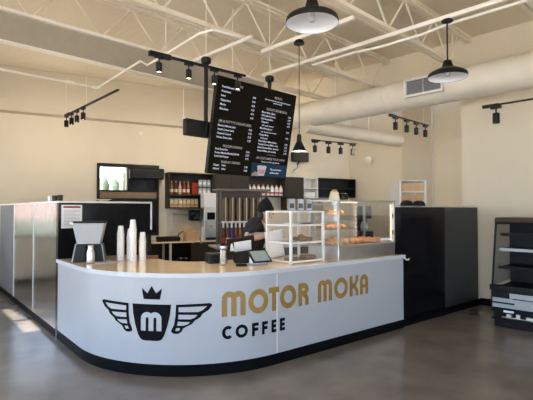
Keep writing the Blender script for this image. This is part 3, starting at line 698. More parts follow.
# white display rack
rk = thing('display_rack', 'white tiered display rack of baked goods beside the tablet', 'rack', CW(1.872, .165, ZW), AC)
RL, RD, RH = .52, .42, .60
for (x, y) in ((0, 0), (RL, 0), (0, RD), (RL, RD)): box(x - .014, x + .014, y - .014, y + .014, 0, RH).build('post', M['whitem'], rk, bevel=.003)
for z in (.012, .225, .425, RH - .02):
    MB().box(.014, RL - .014, -.012, .012, z, z + .02).box(.014, RL - .014, RD - .012, RD + .012, z, z + .02).box(-.012, .012, .014, RD - .014, z, z + .02).box(RL - .012, RL + .012, .014, RD - .014, z, z + .02).build('rail', M['whitem'], rk, bevel=.002)
    if z < .5: box(.013, RL - .013, .013, RD - .013, z + .008, z + .014).build('shelf', M['acrylic'], rk, smooth=0)
for (a, b, c_, d) in ((.015, RL - .015, .0, .004), (.015, RL - .015, RD - .004, RD)): box(a, b, c_, d, .035, RH - .022).build('glass_panel', M['acrylic'], rk, smooth=0)
box(.013, RL - .013, .013, RD - .013, RH - .012, RH - .004).build('top_board', M['alu'], rk, smooth=0)
def onrack(x, y, z): return CW(1.872 + x, .165 + y, ZW + z)
pz = None
for i in range(7):
    p = onrack(.26 + .07 * (i % 3) + .01 * (i // 3), .10 + .11 * (i // 3), .24)
    if i == 6: p = onrack(.30, .15, .272)
    c = MB().blob((0, 0, .026), (.042, .034, .026), 14, 8, wob=.10).build('muffin', M['bread'], loc=p, rot=(0, 0, i)) if pz is None else pz.copy()
    if pz is None: pz = c
    else: COL.objects.link(c); c.location = p; c.rotation_euler = (0, 0, i)
    tag(c, 'brown muffin on the middle shelf of the white display rack', 'muffin', 'muffins on the white display rack')
for i, (x, y, z, w, d, h, m_, lb) in enumerate(((.40, .14, .027, .16, .14, .045, 'bread', 'brown loaf on the bottom shelf of the white display rack'), (.14, .14, .027, .13, .14, .035, 'kraft', 'kraft box on the bottom shelf of the white display rack'), (.40, .22, .44, .14, .18, .018, 'charcoal2', 'dark tray on the upper shelf of the white display rack'), (.22, .22, .44, .12, .16, .015, 'whitepl', 'pale tray on the upper shelf of the white display rack'))):
    o = box(-w / 2, w / 2, -d / 2, d / 2, 0, h).build('loaf' if i == 0 else 'box' if i == 1 else 'tray', M[m_], loc=onrack(x, y, z), rot=(0, 0, AC), bevel=.012); tag(o, lb, 'loaf' if i == 0 else 'box' if i == 1 else 'tray')
for i, (x, lb) in enumerate(((.10, 'leftmost silver coffee bag on top of the white rack'), (.24, 'middle silver coffee bag on top of the white rack'), (.38, 'rightmost silver coffee bag on top of the white rack'))):
    b = thing('coffee_bag', lb, 'coffee bag', onrack(x, .10, RH + .001), AC - .55, 'silver coffee bags on the white rack')
    frustum(MB(), .085, .075, 0, .08, .055, .14).build('pouch', M['silver'], b, bevel=.006)
    frustum(MB(), .006, .070, .004, .005, .05, .136, -.0455, 0).build('side_gusset', M['gold'], b, label='gold side of the silver bag')
    box(-.025, .025, -.042, -.036, .03, .085).build('label_patch', M['charcoal2'], b)
# pastry case
CLn, CD, CH = 1.13, .52, .735
pc = thing('pastry_case', 'glass and stainless pastry case at the right end of the counter', 'display case', CW(2.52, .028, ZW), AC)
box(0, CLn, .004, CD, 0, .165).build('base', M['steel'], pc, bevel=.006)
box(-.005, CLn + .005, -.002, CD + .004, .165, .18).build('deck', M['alu'], pc, bevel=.002)
for (x, y) in ((.014, .014), (CLn - .014, .014), (.014, CD - .014), (CLn - .014, CD - .014)): box(x - .014, x + .014, y - .014, y + .014, .18, CH - .02).build('post', M['alu'], pc, bevel=.003)
MB().box(0, CLn, 0, .04, CH - .02, CH).box(0, CLn, CD - .04, CD, CH - .02, CH).box(0, .04, .04, CD - .04, CH - .02, CH).box(CLn - .04, CLn, .04, CD - .04, CH - .02, CH).build('top_frame', M['alu'], pc, bevel=.003)
box(.04, CLn - .04, .04, CD - .04, CH - .014, CH - .006).build('top_panel', M['glass'], pc, smooth=0)
box(.03, CLn - .03, .008, .013, .185, CH - .022).build('front_glass', M['glass'], pc, smooth=0)
box(.008, .013, .03, CD - .03, .185, CH - .022).build('side_glass', M['glass'], pc, smooth=0)
box(CLn - .013, CLn - .008, .03, CD - .03, .185, CH - .022).build('side_glass', M['glass'], pc, smooth=0)
for z in (.36, .54): box(.03, .40, .16, CD - .05, z, z + .008).build('glass_shelf', M['glass'], pc, smooth=0)
MB().box(.05, .40, .045, .075, CH - .04, CH - .022).build('strip_light', M['striplight'], pc, label='warm strip light inside the case')
MB().box(CLn - .045, CLn - .03, .03, .05, .2, CH - .05).build('strip_light', M['striplight'], pc, label='upright warm strip light at the right end of the case')
sr = MB().box(.81, .85, .42, .46, .18, CH - .02).build('shelf_support', M['whitem'], pc, label='white shelf support with red marks')
dm = MB()
for i in range(9): dm.box(.82, .84, .417, .4195, .23 + i * .055, .25 + i * .055)
dm.build('price_mark', M['red'], sr)
MB().cyl((CLn - .05, .0, .28), (CLn - .05, .0, .34), .008).cyl((CLn - .05, .0, .5), (CLn - .05, .0, .56), .008).build('hinge', M['black'], pc)
def oncase(x, y, z): return CW(2.52 + x, .028 + y, ZW + z)
pz = None
def pastry(p, lb, gp, rz):
    global pz
    if pz is None:
        mb = MB()
        for a in range(7):
            th = radians(-75 + a * 25); rr = .018 + .014 * cos(radians(-75 + a * 25))
            mb.blob((.052 * sin(th), .052 * (1 - cos(th)), rr * 1.1), (rr * 1.05, rr * 1.25, rr * 1.1), 10, 6)
        pz = c = mb.build('croissant', M['pastry'])
    else: c = pz.copy(); COL.objects.link(c)
    c.location = p; c.rotation_euler = (0, 0, rz); tag(c, lb, 'pastry', gp)
for i in range(18): pastry(oncase(.12 + .15 * (i % 6) + random.uniform(-.02, .02), .12 + .125 * (i // 6), .181), 'golden pastry on the lower deck of the glass case', 'pastries on the deck of the glass case', random.uniform(0, 6))
for i in range(6): pastry(oncase(.09 + .105 * (i % 3), .24 + .11 * (i // 3), .369), 'golden pastry on the lower glass shelf of the case', 'pastries on the lower glass shelf', random.uniform(0, 6))
for i in range(6): pastry(oncase(.09 + .105 * (i % 3), .24 + .11 * (i // 3), .549), 'golden pastry on the upper glass shelf of the case', 'pastries on the upper glass shelf', random.uniform(0, 6))
cb = thing('paper_bag', 'small cream paper bag on top of the pastry case', 'bag', oncase(.22, .27, CH), AC - .5)
frustum(MB(), .13, .08, 0, .10, .03, .11).build('pouch', M['cream'], cb, bevel=.008); frustum(MB(), .07, .02, .111, .05, .006, .135).build('top_fold', M['orange'], cb)
kt = thing('black_kettle', 'small round black kettle on top of the pastry case', 'kettle', oncase(.42, .30, CH), AC)
MB().lathe([(.05, 0), (.068, .015), (.072, .05), (.055, .085), (.03, .095), (.008, .098), (.008, .11), (0, .11)]).build('body', M['blackgloss'], kt)
MB().tube([(.06, 0, .04), (.09, 0, .06), (.10, 0, .085)], [.012, .009, .008]).build('spout', M['blackgloss'], kt)
MB().tube([(-.055, 0, .08), (-.09, 0, .085), (-.098, 0, .05), (-.07, 0, .03)], .007).build('handle', M['blackgloss'], kt)

# ------------------------------------------------------------------ back counter, shelves and equipment along the back wall
bt = thing('back_table', 'grey worktable under the open bottle shelf on the back wall', 'table', BW(3.05, 0), AW)
box(0, 3.6, -.72, -.01, .82, .86).build('tabletop', M['top'], bt, bevel=.004); box(.03, 3.57, -.05, -.03, .30, .80).build('back_panel', M['cabinet'], bt)
for x in (.42, 1.18, 2.4, 3.55):
    for y in (-.68, -.06): box(x - .025, x + .025, y - .025, y + .025, .0, .82).build('leg', M['whitem'], bt)
box(.03, 3.57, -.68, -.06, .25, .28).build('under_shelf', M['alu'], bt)
tag(box(.9, 2.4, -.745, -.722, .29, .80).build('cabinet_front', M['cabinet'], loc=BW(3.05, 0), rot=(0, 0, AW), bevel=.004), 'dark cabinet front under the right part of the back worktable', 'cabinet')
tag(MB().lathe([(.22, 0), (.25, .02), (.27, .16), (.24, .2), (0, .22)], BW(3.80, -.45, .28), 24).build('storage_tub', M['blackgloss']), 'round black tub under the back worktable', 'tub')
tag(box(-.26, .26, -.16, .16, 0, .10).build('drying_rack', M['blackmatte'], loc=BW(3.50, -.38, .86), rot=(0, 0, AW), bevel=.02), 'low black drying tray at the left of the back worktable', 'tray')
fa = thing('faucet', 'thin grey faucet on the back wall left of the towel dispenser', 'faucet', BW(3.68, -.06, .86), AW)
MB().tube([(0, 0, 0), (0, 0, .66)], .016).build('riser', M['alu'], fa); MB().tube([(0, 0, .64), (.5, 0, .645)], .014).build('cross_pipe', M['alu'], fa)
MB().tube([(.12, -.04, .02), (.14, -.16, .16), (.22, -.25, .22)], .014).build('spout', M['blackgloss'], fa)
cbx = thing('cardboard_box', 'open tan cardboard box on the back worktable', 'box', BW(4.03, -.50, .86), AW)
MB().box(-.15, .15, -.13, -.12, 0, .2).box(-.15, .15, .12, .13, 0, .2).box(-.15, -.14, -.12, .12, 0, .2).box(.14, .15, -.12, .12, 0, .2).box(-.14, .14, -.12, .12, 0, .01).build('carton', M['cardboard'], cbx)
MB().hexa([(-.15, .12, .2), (.15, .12, .2), (.15, .13, .2), (-.15, .13, .2), (-.15, .17, .28), (.15, .17, .28), (.15, .18, .28), (-.15, .18, .28)]).build('flap', M['cardboard'], cbx)
td = thing('towel_dispenser', 'black paper towel dispenser on the wall under the bottle shelf', 'dispenser', BW(4.31, -.002, 1.33), AW)
box(-.2, .2, -.22, 0, .0, .27).build('housing', M['blackgloss'], td, bevel=.04, seg=3); box(-.12, .12, -.228, -.221, .05, .09).build('front_window', M['charcoal2'], td)
# open bottle shelf
def shelfbox(t, x0, x1, z0, z1, d, mid=(), back=True, m_='cabinet'):
    mb = MB().box(x0, x0 + .03, -d, 0, z0, z1).box(x1 - .03, x1, -d, 0, z0, z1).box(x0 + .03, x1 - .03, -d, 0, z1 - .03, z1)
    for z in (z0,) + tuple(mid): mb.box(x0 + .03, x1 - .03, -d, 0, z, z + .03)
    mb.build('carcass', M[m_], t, bevel=.003)
    if back: box(x0 + .03, x1 - .03, -.012, -.002, z0 + .03, z1 - .03).build('back_panel', M[m_], t)
SH = .32
sa = thing('wall_shelf', 'dark open wall shelf of bottles and cartons at the left of the back wall', 'shelf', BW(0, -.003), AW)
shelfbox(sa, 3.52, 4.70, 1.64, 2.52, SH, (1.955,))
sb = thing('wall_cabinet', 'closed dark brown wall cabinet right of the bottle shelf', 'cabinet', BW(0, -.003), AW)
box(4.705, 5.66, -SH, 0, 1.94, 2.52).build('carcass', M['cabinet'], sb, bevel=.003)
for a, b in ((4.71, 5.18), (5.186, 5.655)): box(a, b, -SH - .02, -SH - .001, 1.945, 2.515).build('door', M['cabinet'], sb, bevel=.003)
scb = thing('wall_shelf', 'dark open wall shelf holding white jugs behind the worker', 'shelf', BW(0, -.003), AW)
shelfbox(scb, 5.665, 6.83, 1.96, 2.52, SH)
sd = thing('wall_cabinet', 'narrow dark wall cabinet right of the white jugs', 'cabinet', BW(0, -.003), AW)
box(6.835, 7.40, -SH, 0, 1.60, 2.52).build('carcass', M['cabinet'], sd, bevel=.003); box(6.84, 7.395, -SH - .02, -SH - .001, 1.605, 2.515).build('door', M['cabinet'], sd, bevel=.003)
se = thing('wall_shelf', 'small white open cubby shelf between the dark cabinets', 'shelf', BW(0, -.003), AW)
shelfbox(se, 7.41, 7.90, 1.94, 2.52, SH, (2.2,), m_='whitem')
sf = thing('wall_shelf', 'long black open cubby shelf at the right of the back wall', 'shelf', BW(0, -.003), AW)
shelfbox(sf, 7.91, 9.27, 1.97, 2.53, SH, (2.22,), m_='black')
tag(box(-.17, .17, -.1, .1, 0, .14).build('storage_box', M['whitepl'], loc=BW(7.655, -.17, 1.975), rot=(0, 0, AW), bevel=.02), 'white box in the lower compartment of the white cubby', 'box')
def bottle(m_, p, lb, k=1.0, gp='syrup bottles on the open wall shelf'):
    t = thing('syrup_bottle', lb, 'bottle', p, 0, gp)
    MB().lathe([(.034 * k, 0), (.037 * k, .008 * k), (.037 * k, .17 * k), (.03 * k, .2 * k), (.015 * k, .225 * k), (.014 * k, .27 * k), (0, .27 * k)], n=16).build('body', M[m_], t)
    MB().lathe([(.0375 * k, .05 * k), (.0375 * k, .12 * k)], n=16).build('label_band', M['cream'], t, smooth=60)
    MB().lathe([(.017 * k, .271 * k), (.017 * k, .30 * k), (0, .30 * k)], n=14).build('cap', M['gold'], t)
names = [('amber', 'leftmost amber bottle on the upper bottle shelf'), ('brownsy', 'dark brown bottle second on the upper bottle shelf'), ('clearsy', 'pale bottle third on the upper bottle shelf'), ('redsy', 'red bottle fourth on the upper bottle shelf'), ('amber', 'amber bottle next to the red bag on the upper shelf')]
for i, (m_, lb) in enumerate(names): bottle(m_, BW(3.64 + i * .105, -.17, 1.986), lb, 1.1)
rb = thing('snack_bag', 'shiny red bag between the bottles and the grey jars', 'bag', BW(4.23, -.17, 1.986), AW)
frustum(MB(), .16, .10, 0, .15, .03, .27).build('pouch', M['redsy'], rb, bevel=.01); frustum(MB(), .15, .028, .271, .15, .006, .30).build('top_seal', M['redsy'], rb)
cj = None
for i in range(6):
    p = BW(4.385 + (i % 3) * .115, -.17, 1.986 + (.205 if i >= 3 else 0))
    t = thing('grey_jar', 'lidded grey jar in the %s row, %s of three on the bottle shelf' % (('lower', 'upper')[i // 3], ('left', 'middle', 'right')[i % 3]), 'jar', p, 0, 'grey jars on the open wall shelf') if cj is None else dup(cj, p, 0, 'lidded grey jar in the %s row, %s of three on the bottle shelf' % (('lower', 'upper')[i // 3], ('left', 'middle', 'right')[i % 3]))
    if cj is None:
        cj = t; MB().lathe([(.05, 0), (.052, .01), (.052, .15), (.045, .17), (0, .17)], n=18).build('body', M['greypl'], t); MB().lathe([(.05, .171), (.05, .2), (0, .2)], n=18).build('lid', M['charcoal2'], t)
        MB().box(-.03, .03, -.056, -.05, .05, .11).build('label_patch', M['whitepl'], t)
cj = None
for i in range(7):
    p = BW(3.635 + i * .105, -.18, 1.671)
    lb = ('first', 'second', 'third', 'fourth', 'fifth', 'sixth', 'seventh')[i] + ' cream and orange carton from the left on the lower shelf'
    t = thing('drink_carton', lb, 'carton', p, AW, 'cream and orange cartons on the lower shelf') if cj is None else dup(cj, p, AW, lb)
    if cj is None:
        cj = t; box(-.042, .042, -.042, .042, 0, .165).build('body', M['cream'], t, bevel=.004); frustum(MB(), .084, .084, .166, .08, .01, .215).build('gable_top', M['cream'], t)
        box(-.0425, .0425, -.0435, -.0421, .02, .085).build('orange_band', M['orange'], t)
tag(box(-.17, .17, -.13, .13, 0, .36).build('white_carton', M['whitepl'], loc=BW(4.50, -.47, 1.66), rot=(0, 0, AW), bevel=.006), 'bright white carton standing on the tall steel water boiler', 'carton')
cj = None
for i in range(8):
    p = BW(5.765 + i * .14, -.17, 1.991)
    lb = ('leftmost', 'second', 'third', 'fourth', 'fifth', 'sixth', 'seventh', 'rightmost')[i] + ' white jug with a red band in the row behind the worker'
    t = thing('sauce_jug', lb, 'jug', p, AW, 'white jugs on the open shelf') if cj is None else dup(cj, p, AW, lb)
    if cj is None:
        cj = t; MB().lathe([(.052, 0), (.058, .01), (.058, .18), (.045, .23), (.025, .26), (0, .26)], n=20).build('body', M['whitepl'], t)
        MB().lathe([(.0588, .06), (.0588, .10)], n=20).build('label_band', M['red'], t, smooth=60, label='red band of the jug'); MB().lathe([(.028, .261), (.028, .30), (0, .30)], n=16).build('cap', M['orange'], t)
# steel water boiler in front of the table
eb = thing('water_boiler', 'tall stainless water boiler under the white carton', 'boiler', BW(4.50, -.45, .861), AW)
box(-.18, .18, -.18, .18, 0, .795).build('body', M['steel'], eb, bevel=.02, seg=3)
box(-.1, .1, -.186, -.181, .5, .68).build('control_panel', M['blackgloss'], eb); MB().tube([(0, -.18, .36), (0, -.27, .36), (0, -.28, .28)], .018).build('tap', M['alu'], eb)
box(-.15, .15, -.25, -.181, .02, .07).build('drip_tray', M['black'], eb)
pj = thing('white_pitcher', 'white pitcher left of the stainless boiler', 'pitcher', BW(4.285, -.665, .861), AW)
MB().lathe([(.05, 0), (.055, .01), (.04, .25), (.045, .33), (.035, .33), (.03, .02), (0, .02)]).build('body', M['whitepl'], pj); MB().tube([(-.04, 0, .28), (-.09, 0, .25), (-.09, 0, .12), (-.05, 0, .08)], .01).build('handle', M['whitepl'], pj)
# island with kraft cup towers and syrup bottles
IA = radians(20)
isl = thing('prep_island', 'dark prep counter carrying the cup towers behind the worker', 'counter', (-.32, 8.95, 0), IA)
box(-.75, 1.25, -.35, .35, .05, .86).build('body', M['cabinet'], isl); box(-.78, 1.28, -.38, .38, .861, .90).build('top', M['alu'], isl, bevel=.004)
def IW(x, y, z): return (-.32 + x * cos(IA) - y * sin(IA), 8.95 + x * sin(IA) + y * cos(IA), z)
ur = thing('steel_shelf', 'steel over shelf holding the kraft cup towers on the prep counter', 'shelf', IW(0, 0, .9), IA)
for (x, y) in ((-.62, .0), (.33, .0), (-.62, .3), (.33, .3)): box(x - .015, x + .015, y - .015, y + .015, 0, 1.08).build('post', M['tansteel'], ur)
box(-.64, .35, -.02, .32, .43, .45).build('shelf_board', M['tansteel'], ur); box(-.70, .42, -.04, .34, 1.08, 1.12).build('top_board', M['tansteel'], ur); box(-.60, .31, .27, .29, .01, 1.07).build('back_panel', M['brownpanel'], ur)
cj = None
for i in range(6):
    p = IW(-.50 + i * .145, .13, 1.351)
    lb = ('leftmost', 'second', 'third', 'fourth', 'fifth', 'rightmost')[i] + ' tall kraft brown cup tower on the steel shelf'
    t = thing('cup_tower', lb, 'cup tower', p, IA, 'kraft cup towers on the steel shelf') if cj is None else dup(cj, p, IA, lb)
    if cj is None:
        cj = t; MB().lathe([(.05, 0)] + [q for k in range(14) for q in ((.062, .02 + k * .032), (.056, .05 + k * .032))] + [(.06, .48), (0, .49)], n=18).build('cups', M['kraft'], t)
        MB().box(-.008, .008, -.074, -.066, 0, .5).build('guide_rod', M['cream'], t)
cj = {}
for i, m_ in enumerate(('brownsy', 'redsy', 'blue', 'redsy', 'amber', 'green', 'brownsy', 'redsy')):
    p = IW(-.62 + i * .083, -.22, .901)
    lb = ('first', 'second', 'third', 'fourth', 'fifth', 'sixth', 'seventh', 'eighth')[i] + ' pump bottle from the left in front of the cup towers'
    t = thing('pump_bottle', lb, 'bottle', p, IA, 'pump bottles on the prep counter')
    MB().lathe([(.034, 0), (.038, .01), (.038, .25), (.03, .30), (.016, .33), (.015, .36), (0, .36)], n=16).build('body', M[m_], t)
    MB().lathe([(.0385, .06), (.0385, .17)], n=16, cap=False).build('label_band', M['blue' if i % 3 == 2 else 'cream' if i % 3 else 'red'], t, smooth=60)
    MB().cyl((0, 0, .361), (0, 0, .45), .02).box(-.036, .036, -.02, .02, .45, .485).box(-.014, .014, -.07, -.018, .455, .478).build('pump', M['whitepl'], t)
# brewer seen through the case
bs = thing('side_table', 'dark equipment table behind the pastry case', 'table', (2.0, 9.3, 0), AW)
box(-.75, .75, -.35, .35, .98, 1.02).build('tabletop', M['alu'], bs); box(-.72, .72, -.32, .32, .0, .979).build('body', M['cabinet'], bs)
br = thing('coffee_brewer', 'black coffee brewer seen through the pastry case glass', 'brewer', (1.98, 9.15, 1.02), AW - .2)
box(-.15, .15, -.16, .16, 0, .15).build('base', M['black'], br, bevel=.01); box(-.12, .12, .05, .16, .15, .40).build('column', M['black'], br); box(-.13, .13, -.14, .16, .40, .66).build('head', M['charcoal2'], br, bevel=.02)
MB().lathe([(.05, .15), (.07, .18), (.075, .25), (.05, .32), (.05, .34), (0, .34)], (0, -.05, 0)).build('carafe', M['alu'], br)
# cartons behind the dark partition
ws = thing('storage_rack', 'white storage rack behind the dark right half wall', 'rack', (2.62, 8.25, 0), radians(8))
for (x, y) in ((-.24, -.2), (.24, -.2), (-.24, .2), (.24, .2)): box(x - .015, x + .015, y - .015, y + .015, 0, 2.14).build('post', M['whitem'], ws)
for z in (.3, .9, 1.72, 1.92, 2.12): box(-.25, .25, -.21, .21, z, z + .02).build('shelf', M['whitem'], ws)
box(-.26, -.255, -.2, .2, 1.6, 2.14).build('side_panel', M['whitem'], ws)
for z, lb in ((1.94, 'tan carton on the upper shelf of the white storage rack'), (1.74, 'tan carton on the lower shelf of the white storage rack')):
    tag(box(-.21, .21, -.16, .16, 0, .15).build('carton', M['cardboard'], loc=(2.63, 8.24, z), rot=(0, 0, radians(8)), bevel=.006), lb, 'carton')
for x, lb in ((.02, 'left of two flat black caps on the dark half wall'), (.32, 'right of two flat black caps on the dark half wall')):
    p = CW(3.83 + x + .12, .055, HR + .02)
    c = thing('cap', lb, 'cap', p, AC + .3); MB().lathe([(.09, 0), (.088, .03), (.07, .06), (.03, .075), (0, .077)], n=22).build('crown', M['blackmatte'], c); MB().lathe([(.0, .001), (.11, .001), (.112, .006), (0, .007)], (-.03, -.0, 0), 22).build('brim', M['blackmatte'], c)

# wall things
spk = thing('wall_speaker', 'black wall speaker right of the menu screens', 'speaker', BW(7.38, -.002, 2.98), AW)
box(-.25, .25, -.26, -.06, 0, .27).build('cabinet', M['black'], spk, bevel=.015); MB().tube([(0, 0, -.05), (0, -.05, -.05), (0, -.12, .0)], .02).build('bracket', M['black'], spk)
MB().tube([(.02, -.01, -.05), (.0, -.02, -.16), (-.12, -.02, -.24), (-.16, -.02, -.3)], .009).build('cable', M['greylam'], spk)
sd_ = MB().lathe([(.06, 0), (.055, .02), (.04, .035), (0, .04)], n=24).build('smoke_detector', M['whitem'], loc=BW(2.9, -.002, 3.45), rot=(pi / 2, 0, AW)); tag(sd_, 'round white smoke detector on the back wall under the bulkhead', 'detector')
se_ = MB().lathe([(.10, 0), (.09, .04), (.05, .07), (0, .075)], n=24).build('motion_sensor', M['whitem'], loc=(3.0, 13.05, 3.07), rot=(0, -pi / 2, ANG_B + pi / 2)); tag(se_, 'small white sensor on the far wall above the pastry case', 'sensor')
sh = thing('ceiling_sprinkler', 'white sprinkler head hanging at the bulkhead left of the menu screens', 'sprinkler', BW(3.86, -.40, 3.78), AW)
MB().cyl((0, 0, .12), (0, 0, .82), .012).build('drop_pipe', M['beam_paint'], sh); MB().cyl((0, 0, 0), (0, 0, .12), .04).build('head', M['whitem'], sh); MB().lathe([(.07, 0), (.07, .01), (0, .012)], (0, 0, -.012)).build('deflector', M['whitem'], sh)

# ------------------------------------------------------------------ open merchandiser fridge
F0 = (3.115, 6.205)
fg = thing('open_fridge', 'dark open front merchandiser fridge against the right wall', 'fridge', (*F0, 0), ANG_B)
FL = 1.8; FD = .95
box(.03, FL, .03, FD, .0, .10).build('plinth', M['fridge'], fg, bevel=.01)
box(0, FL, .09, FD, .10, .24).build('compressor_bay', M['fridgein'], fg)
mb = MB(); mb.box(0, FL, .0, .088, .10, .125).box(0, FL, .0, .088, .205, .24)
mb.build('grille_bar', M['fridge'], fg, bevel=.004)
mb = MB()
for i, (x, w, h) in enumerate(((.18, .06, .05), (.30, .05, .06), (.42, .09, .04), (.58, .05, .06), (.78, .1, .05), (.95, .06, .05))): mb.box(x, x + w, .05, .088, .13, .13 + h)
mb.tube([(.12, .06, .13), (.4, .05, .135), (.7, .06, .13)], .01)
mb.build('compressor_part', M['alu'], fg)
for x in (.16, .62): box(x, x + .13, -.004, -.0005, .21, .24).build('rating_label', M['whitepl'], fg, smooth=0)
box(0, FL, .0, .93, .24, .50).build('front_panel', M['fridge'], fg, bevel=.008)
MB().box(.02, FL, -.008, -.0005, .27, .40).build('light_panel', M['fridgelight'], fg, bevel=.003, label='pale grey strip along the fridge front')
MB().box(.24, FL, -.014, -.0085, .395, .475).build('light_panel', M['fridgelight'], fg, bevel=.003)
MB().box(.0, .30, -.016, -.0085, .325, .345).box(.28, 1.0, -.019, -.0145, .40, .41).build('panel_slot', M['fridge'], fg)
MB().box(-.01, FL, -.03, .06, .50, .575).build('front_lip', M['fridgein'], fg, bevel=.01)
box(.03, FL, .06, .93, .501, .53).build('floor_tray', M['fridgein'], fg)
box(.0, FL, .80, FD, .50, 1.42).build('back_panel', M['fridgein'], fg)
MB().hexa([(-.01, .20, 1.40), (FL, .20, 1.40), (FL, FD, 1.40), (-.01, FD, 1.40), (-.01, .24, 1.49), (FL, .24, 1.49), (FL, FD, 1.49), (-.01, FD, 1.49)]).build('top_canopy', M['fridgein'], fg, bevel=.01)
MB().hexa([(-.012, .185, 1.43), (FL, .185, 1.43), (FL, .239, 1.43), (-.012, .239, 1.43), (-.012, .225, 1.495), (FL, .225, 1.495), (FL, .5, 1.495), (-.012, .5, 1.495)]).build('top_trim', M['brownstrip'], fg, bevel=.006, label='brown trim along the fridge top')
MB().add([(.004, .05, .56), (.004, .79, .56), (.004, .79, 1.40), (.004, .22, 1.40), (.012, .05, .56), (.012, .79, .56), (.012, .79, 1.40), (.012, .22, 1.40)], [(3, 2, 1, 0), (4, 5, 6, 7), (0, 1, 5, 4), (1, 2, 6, 5), (2, 3, 7, 6), (3, 0, 4, 7)]).build('side_glass', M['glass'], fg, smooth=0)
MB().tube([(.008, .035, .56), (.008, .205, 1.42)], .014).build('side_frame', M['fridge'], fg)
for z, y0 in ((.78, .22), (1.03, .28), (1.24, .33)):
    s_ = box(.03, FL, y0, .80, z, z + .018).build('shelf', M['fridge'], fg, bevel=.003)
    MB().box(.03, FL, y0 - .012, y0 - .001, z - .01, z + .03).build('price_rail', M['fridgelight'] if z == 1.03 else M['fridge'], s_)

# ------------------------------------------------------------------ the worker
PX, PY_ = -.185, 6.13
pn = thing('person', 'person in a black beanie and black t-shirt leaning over papers', 'person', (PX, PY_, 0), 0)
def skin(name, verts, edges, radii, m_, parent, sub=2, root=0, label=None):
    me = bpy.data.meshes.new(name); me.from_pydata(verts, edges, []); me.materials.append(M[m_])
    ob = bpy.data.objects.new(name, me); COL.objects.link(ob); ob.parent = parent
    s = ob.modifiers.new('skin', 'SKIN'); s.use_smooth_shade = True
    ly = me.skin_vertices[0].data if me.skin_vertices else None
    if ly is None:
        bm = bmesh.new(); bm.from_mesh(me); bm.verts.layers.skin.verify(); bm.to_mesh(me); bm.free(); ly = me.skin_vertices[0].data
    for i, r in enumerate(radii):
        ly[i].radius = r if isinstance(r, tuple) else (r, r); ly[i].use_root = (i == root)
    sb_ = ob.modifiers.new('sub', 'SUBSURF'); sb_.levels = sub; sb_.render_levels = sub
    if label: ob['label'] = label
    return ob
# facing +x, slightly toward the camera (-y); right side is toward the camera
V = []; E_ = []; Rr = []
HD = (.022, 0, -.07)
def bend(p):
    k = max(0, min(1, (p[2] - 1.43) / .08)); return (p[0] + HD[0] * k, p[1], p[2] + HD[2] * k)
def j(p, r, par=None):
    V.append(bend(p)); Rr.append(r)
    if par is not None: E_.append((par, len(V) - 1))
    return len(V) - 1
def jr_(p, r, par):
    V.append(p); Rr.append(r); E_.append((par, len(V) - 1)); return len(V) - 1
pel = j((-.04, 0, .93), (.13, .15)); wa = j((-.03, 0, 1.07), (.12, .135), pel); ch = j((.02, 0, 1.28), (.13, .16), wa); up = j((.06, 0, 1.42), (.09, .12), ch); nk = j((.10, 0, 1.50), .055, up)
h0 = j((.145, -.005, 1.56), (.070, .065), nk); h1 = j((.155, -.005, 1.64), (.095, .078), h0); h2 = j((.135, -.005, 1.71), (.075, .07), h1)
for sg in (-1, 1):
    hp = j((-.04, sg * .10, .86), .095, pel); kn = j((-.02, sg * .11, .49), .062, hp); an = j((-.05, sg * .11, .09), .042, kn); toe = j((.12, sg * .13, .045), .036, an)
arms = {}
for sg in (-1, 1):
    sh_ = j((.05, sg * .19, 1.41), .068, up)
    if sg < 0:
        el = j((-.085, -.30, 1.235), .050, sh_); mid = j((.08, -.33, 1.245), .045, el); wr = j((.215, -.31, 1.285), .031, mid); pm = j((.272, -.295, 1.30), (.034, .02), wr)
    else:
        el = j((.02, .30, 1.17), .046, sh_); mid = j((.15, .20, 1.20), .042, el); wr = j((.26, .08, 1.25), .030, mid); pm = j((.305, .03, 1.265), (.034, .02), wr)
    arms[sg] = (sh_, el, mid, wr, pm)
    p0 = Vector(V[pm]); d = Vector(p0) - Vector(V[wr]); d.normalize(); side = Vector((0, 0, 1)); 
    for k in range(4):
        base = Vector(p0) + d * .015 + side * (.027 - .018 * k)
        ln = (.036, .042, .039, .030)[k]
        a = jr_(tuple(base + d * ln * .5), .0095, pm); b = jr_(tuple(base + d * ln + Vector((0, -sg * .012, -.004))), .0088, a); c = jr_(tuple(base + d * ln * 1.25 + Vector((0, -sg * .035, -.006))), .0078, b)
    th = jr_(tuple(Vector(V[wr]) + d * .03 + side * .03), .011, wr); jr_(tuple(Vector(V[wr]) + d * .062 + side * .048 + Vector((0, -sg * .012, 0))), .009, th)
skin('body', V, E_, Rr, 'skin', pn)
# face and hair
MB().tube([(.238, -.006, 1.650), (.262, -.006, 1.615), (.240, -.006, 1.603)], [.010, .016, .010]).build('nose', M['skin'], pn, smooth=80, loc=HD)
for sg in (-1, 1):
    MB().blob((.232, -.006 + sg * .034, 1.652), (.008, .013, .008)).build('eye', M['whitepl'], pn, loc=HD); MB().blob((.239, -.006 + sg * .034, 1.652), (.0035, .005, .006)).build('iris', M['brownsy'], pn, loc=HD)
    MB().blob((.145, -.006 + sg * .082, 1.64), (.022, .010, .032)).build('ear', M['skin'], pn, loc=HD)
MB().blob((.232, -.006, 1.568), (.010, .024, .007)).build('mouth', M['redsy'], pn, loc=HD)
# hair below the beanie at the back and side
MB().blob((.085, -.005, 1.60), (.065, .085, .10), 18, 10).build('hair', M['hair'], pn, loc=HD)
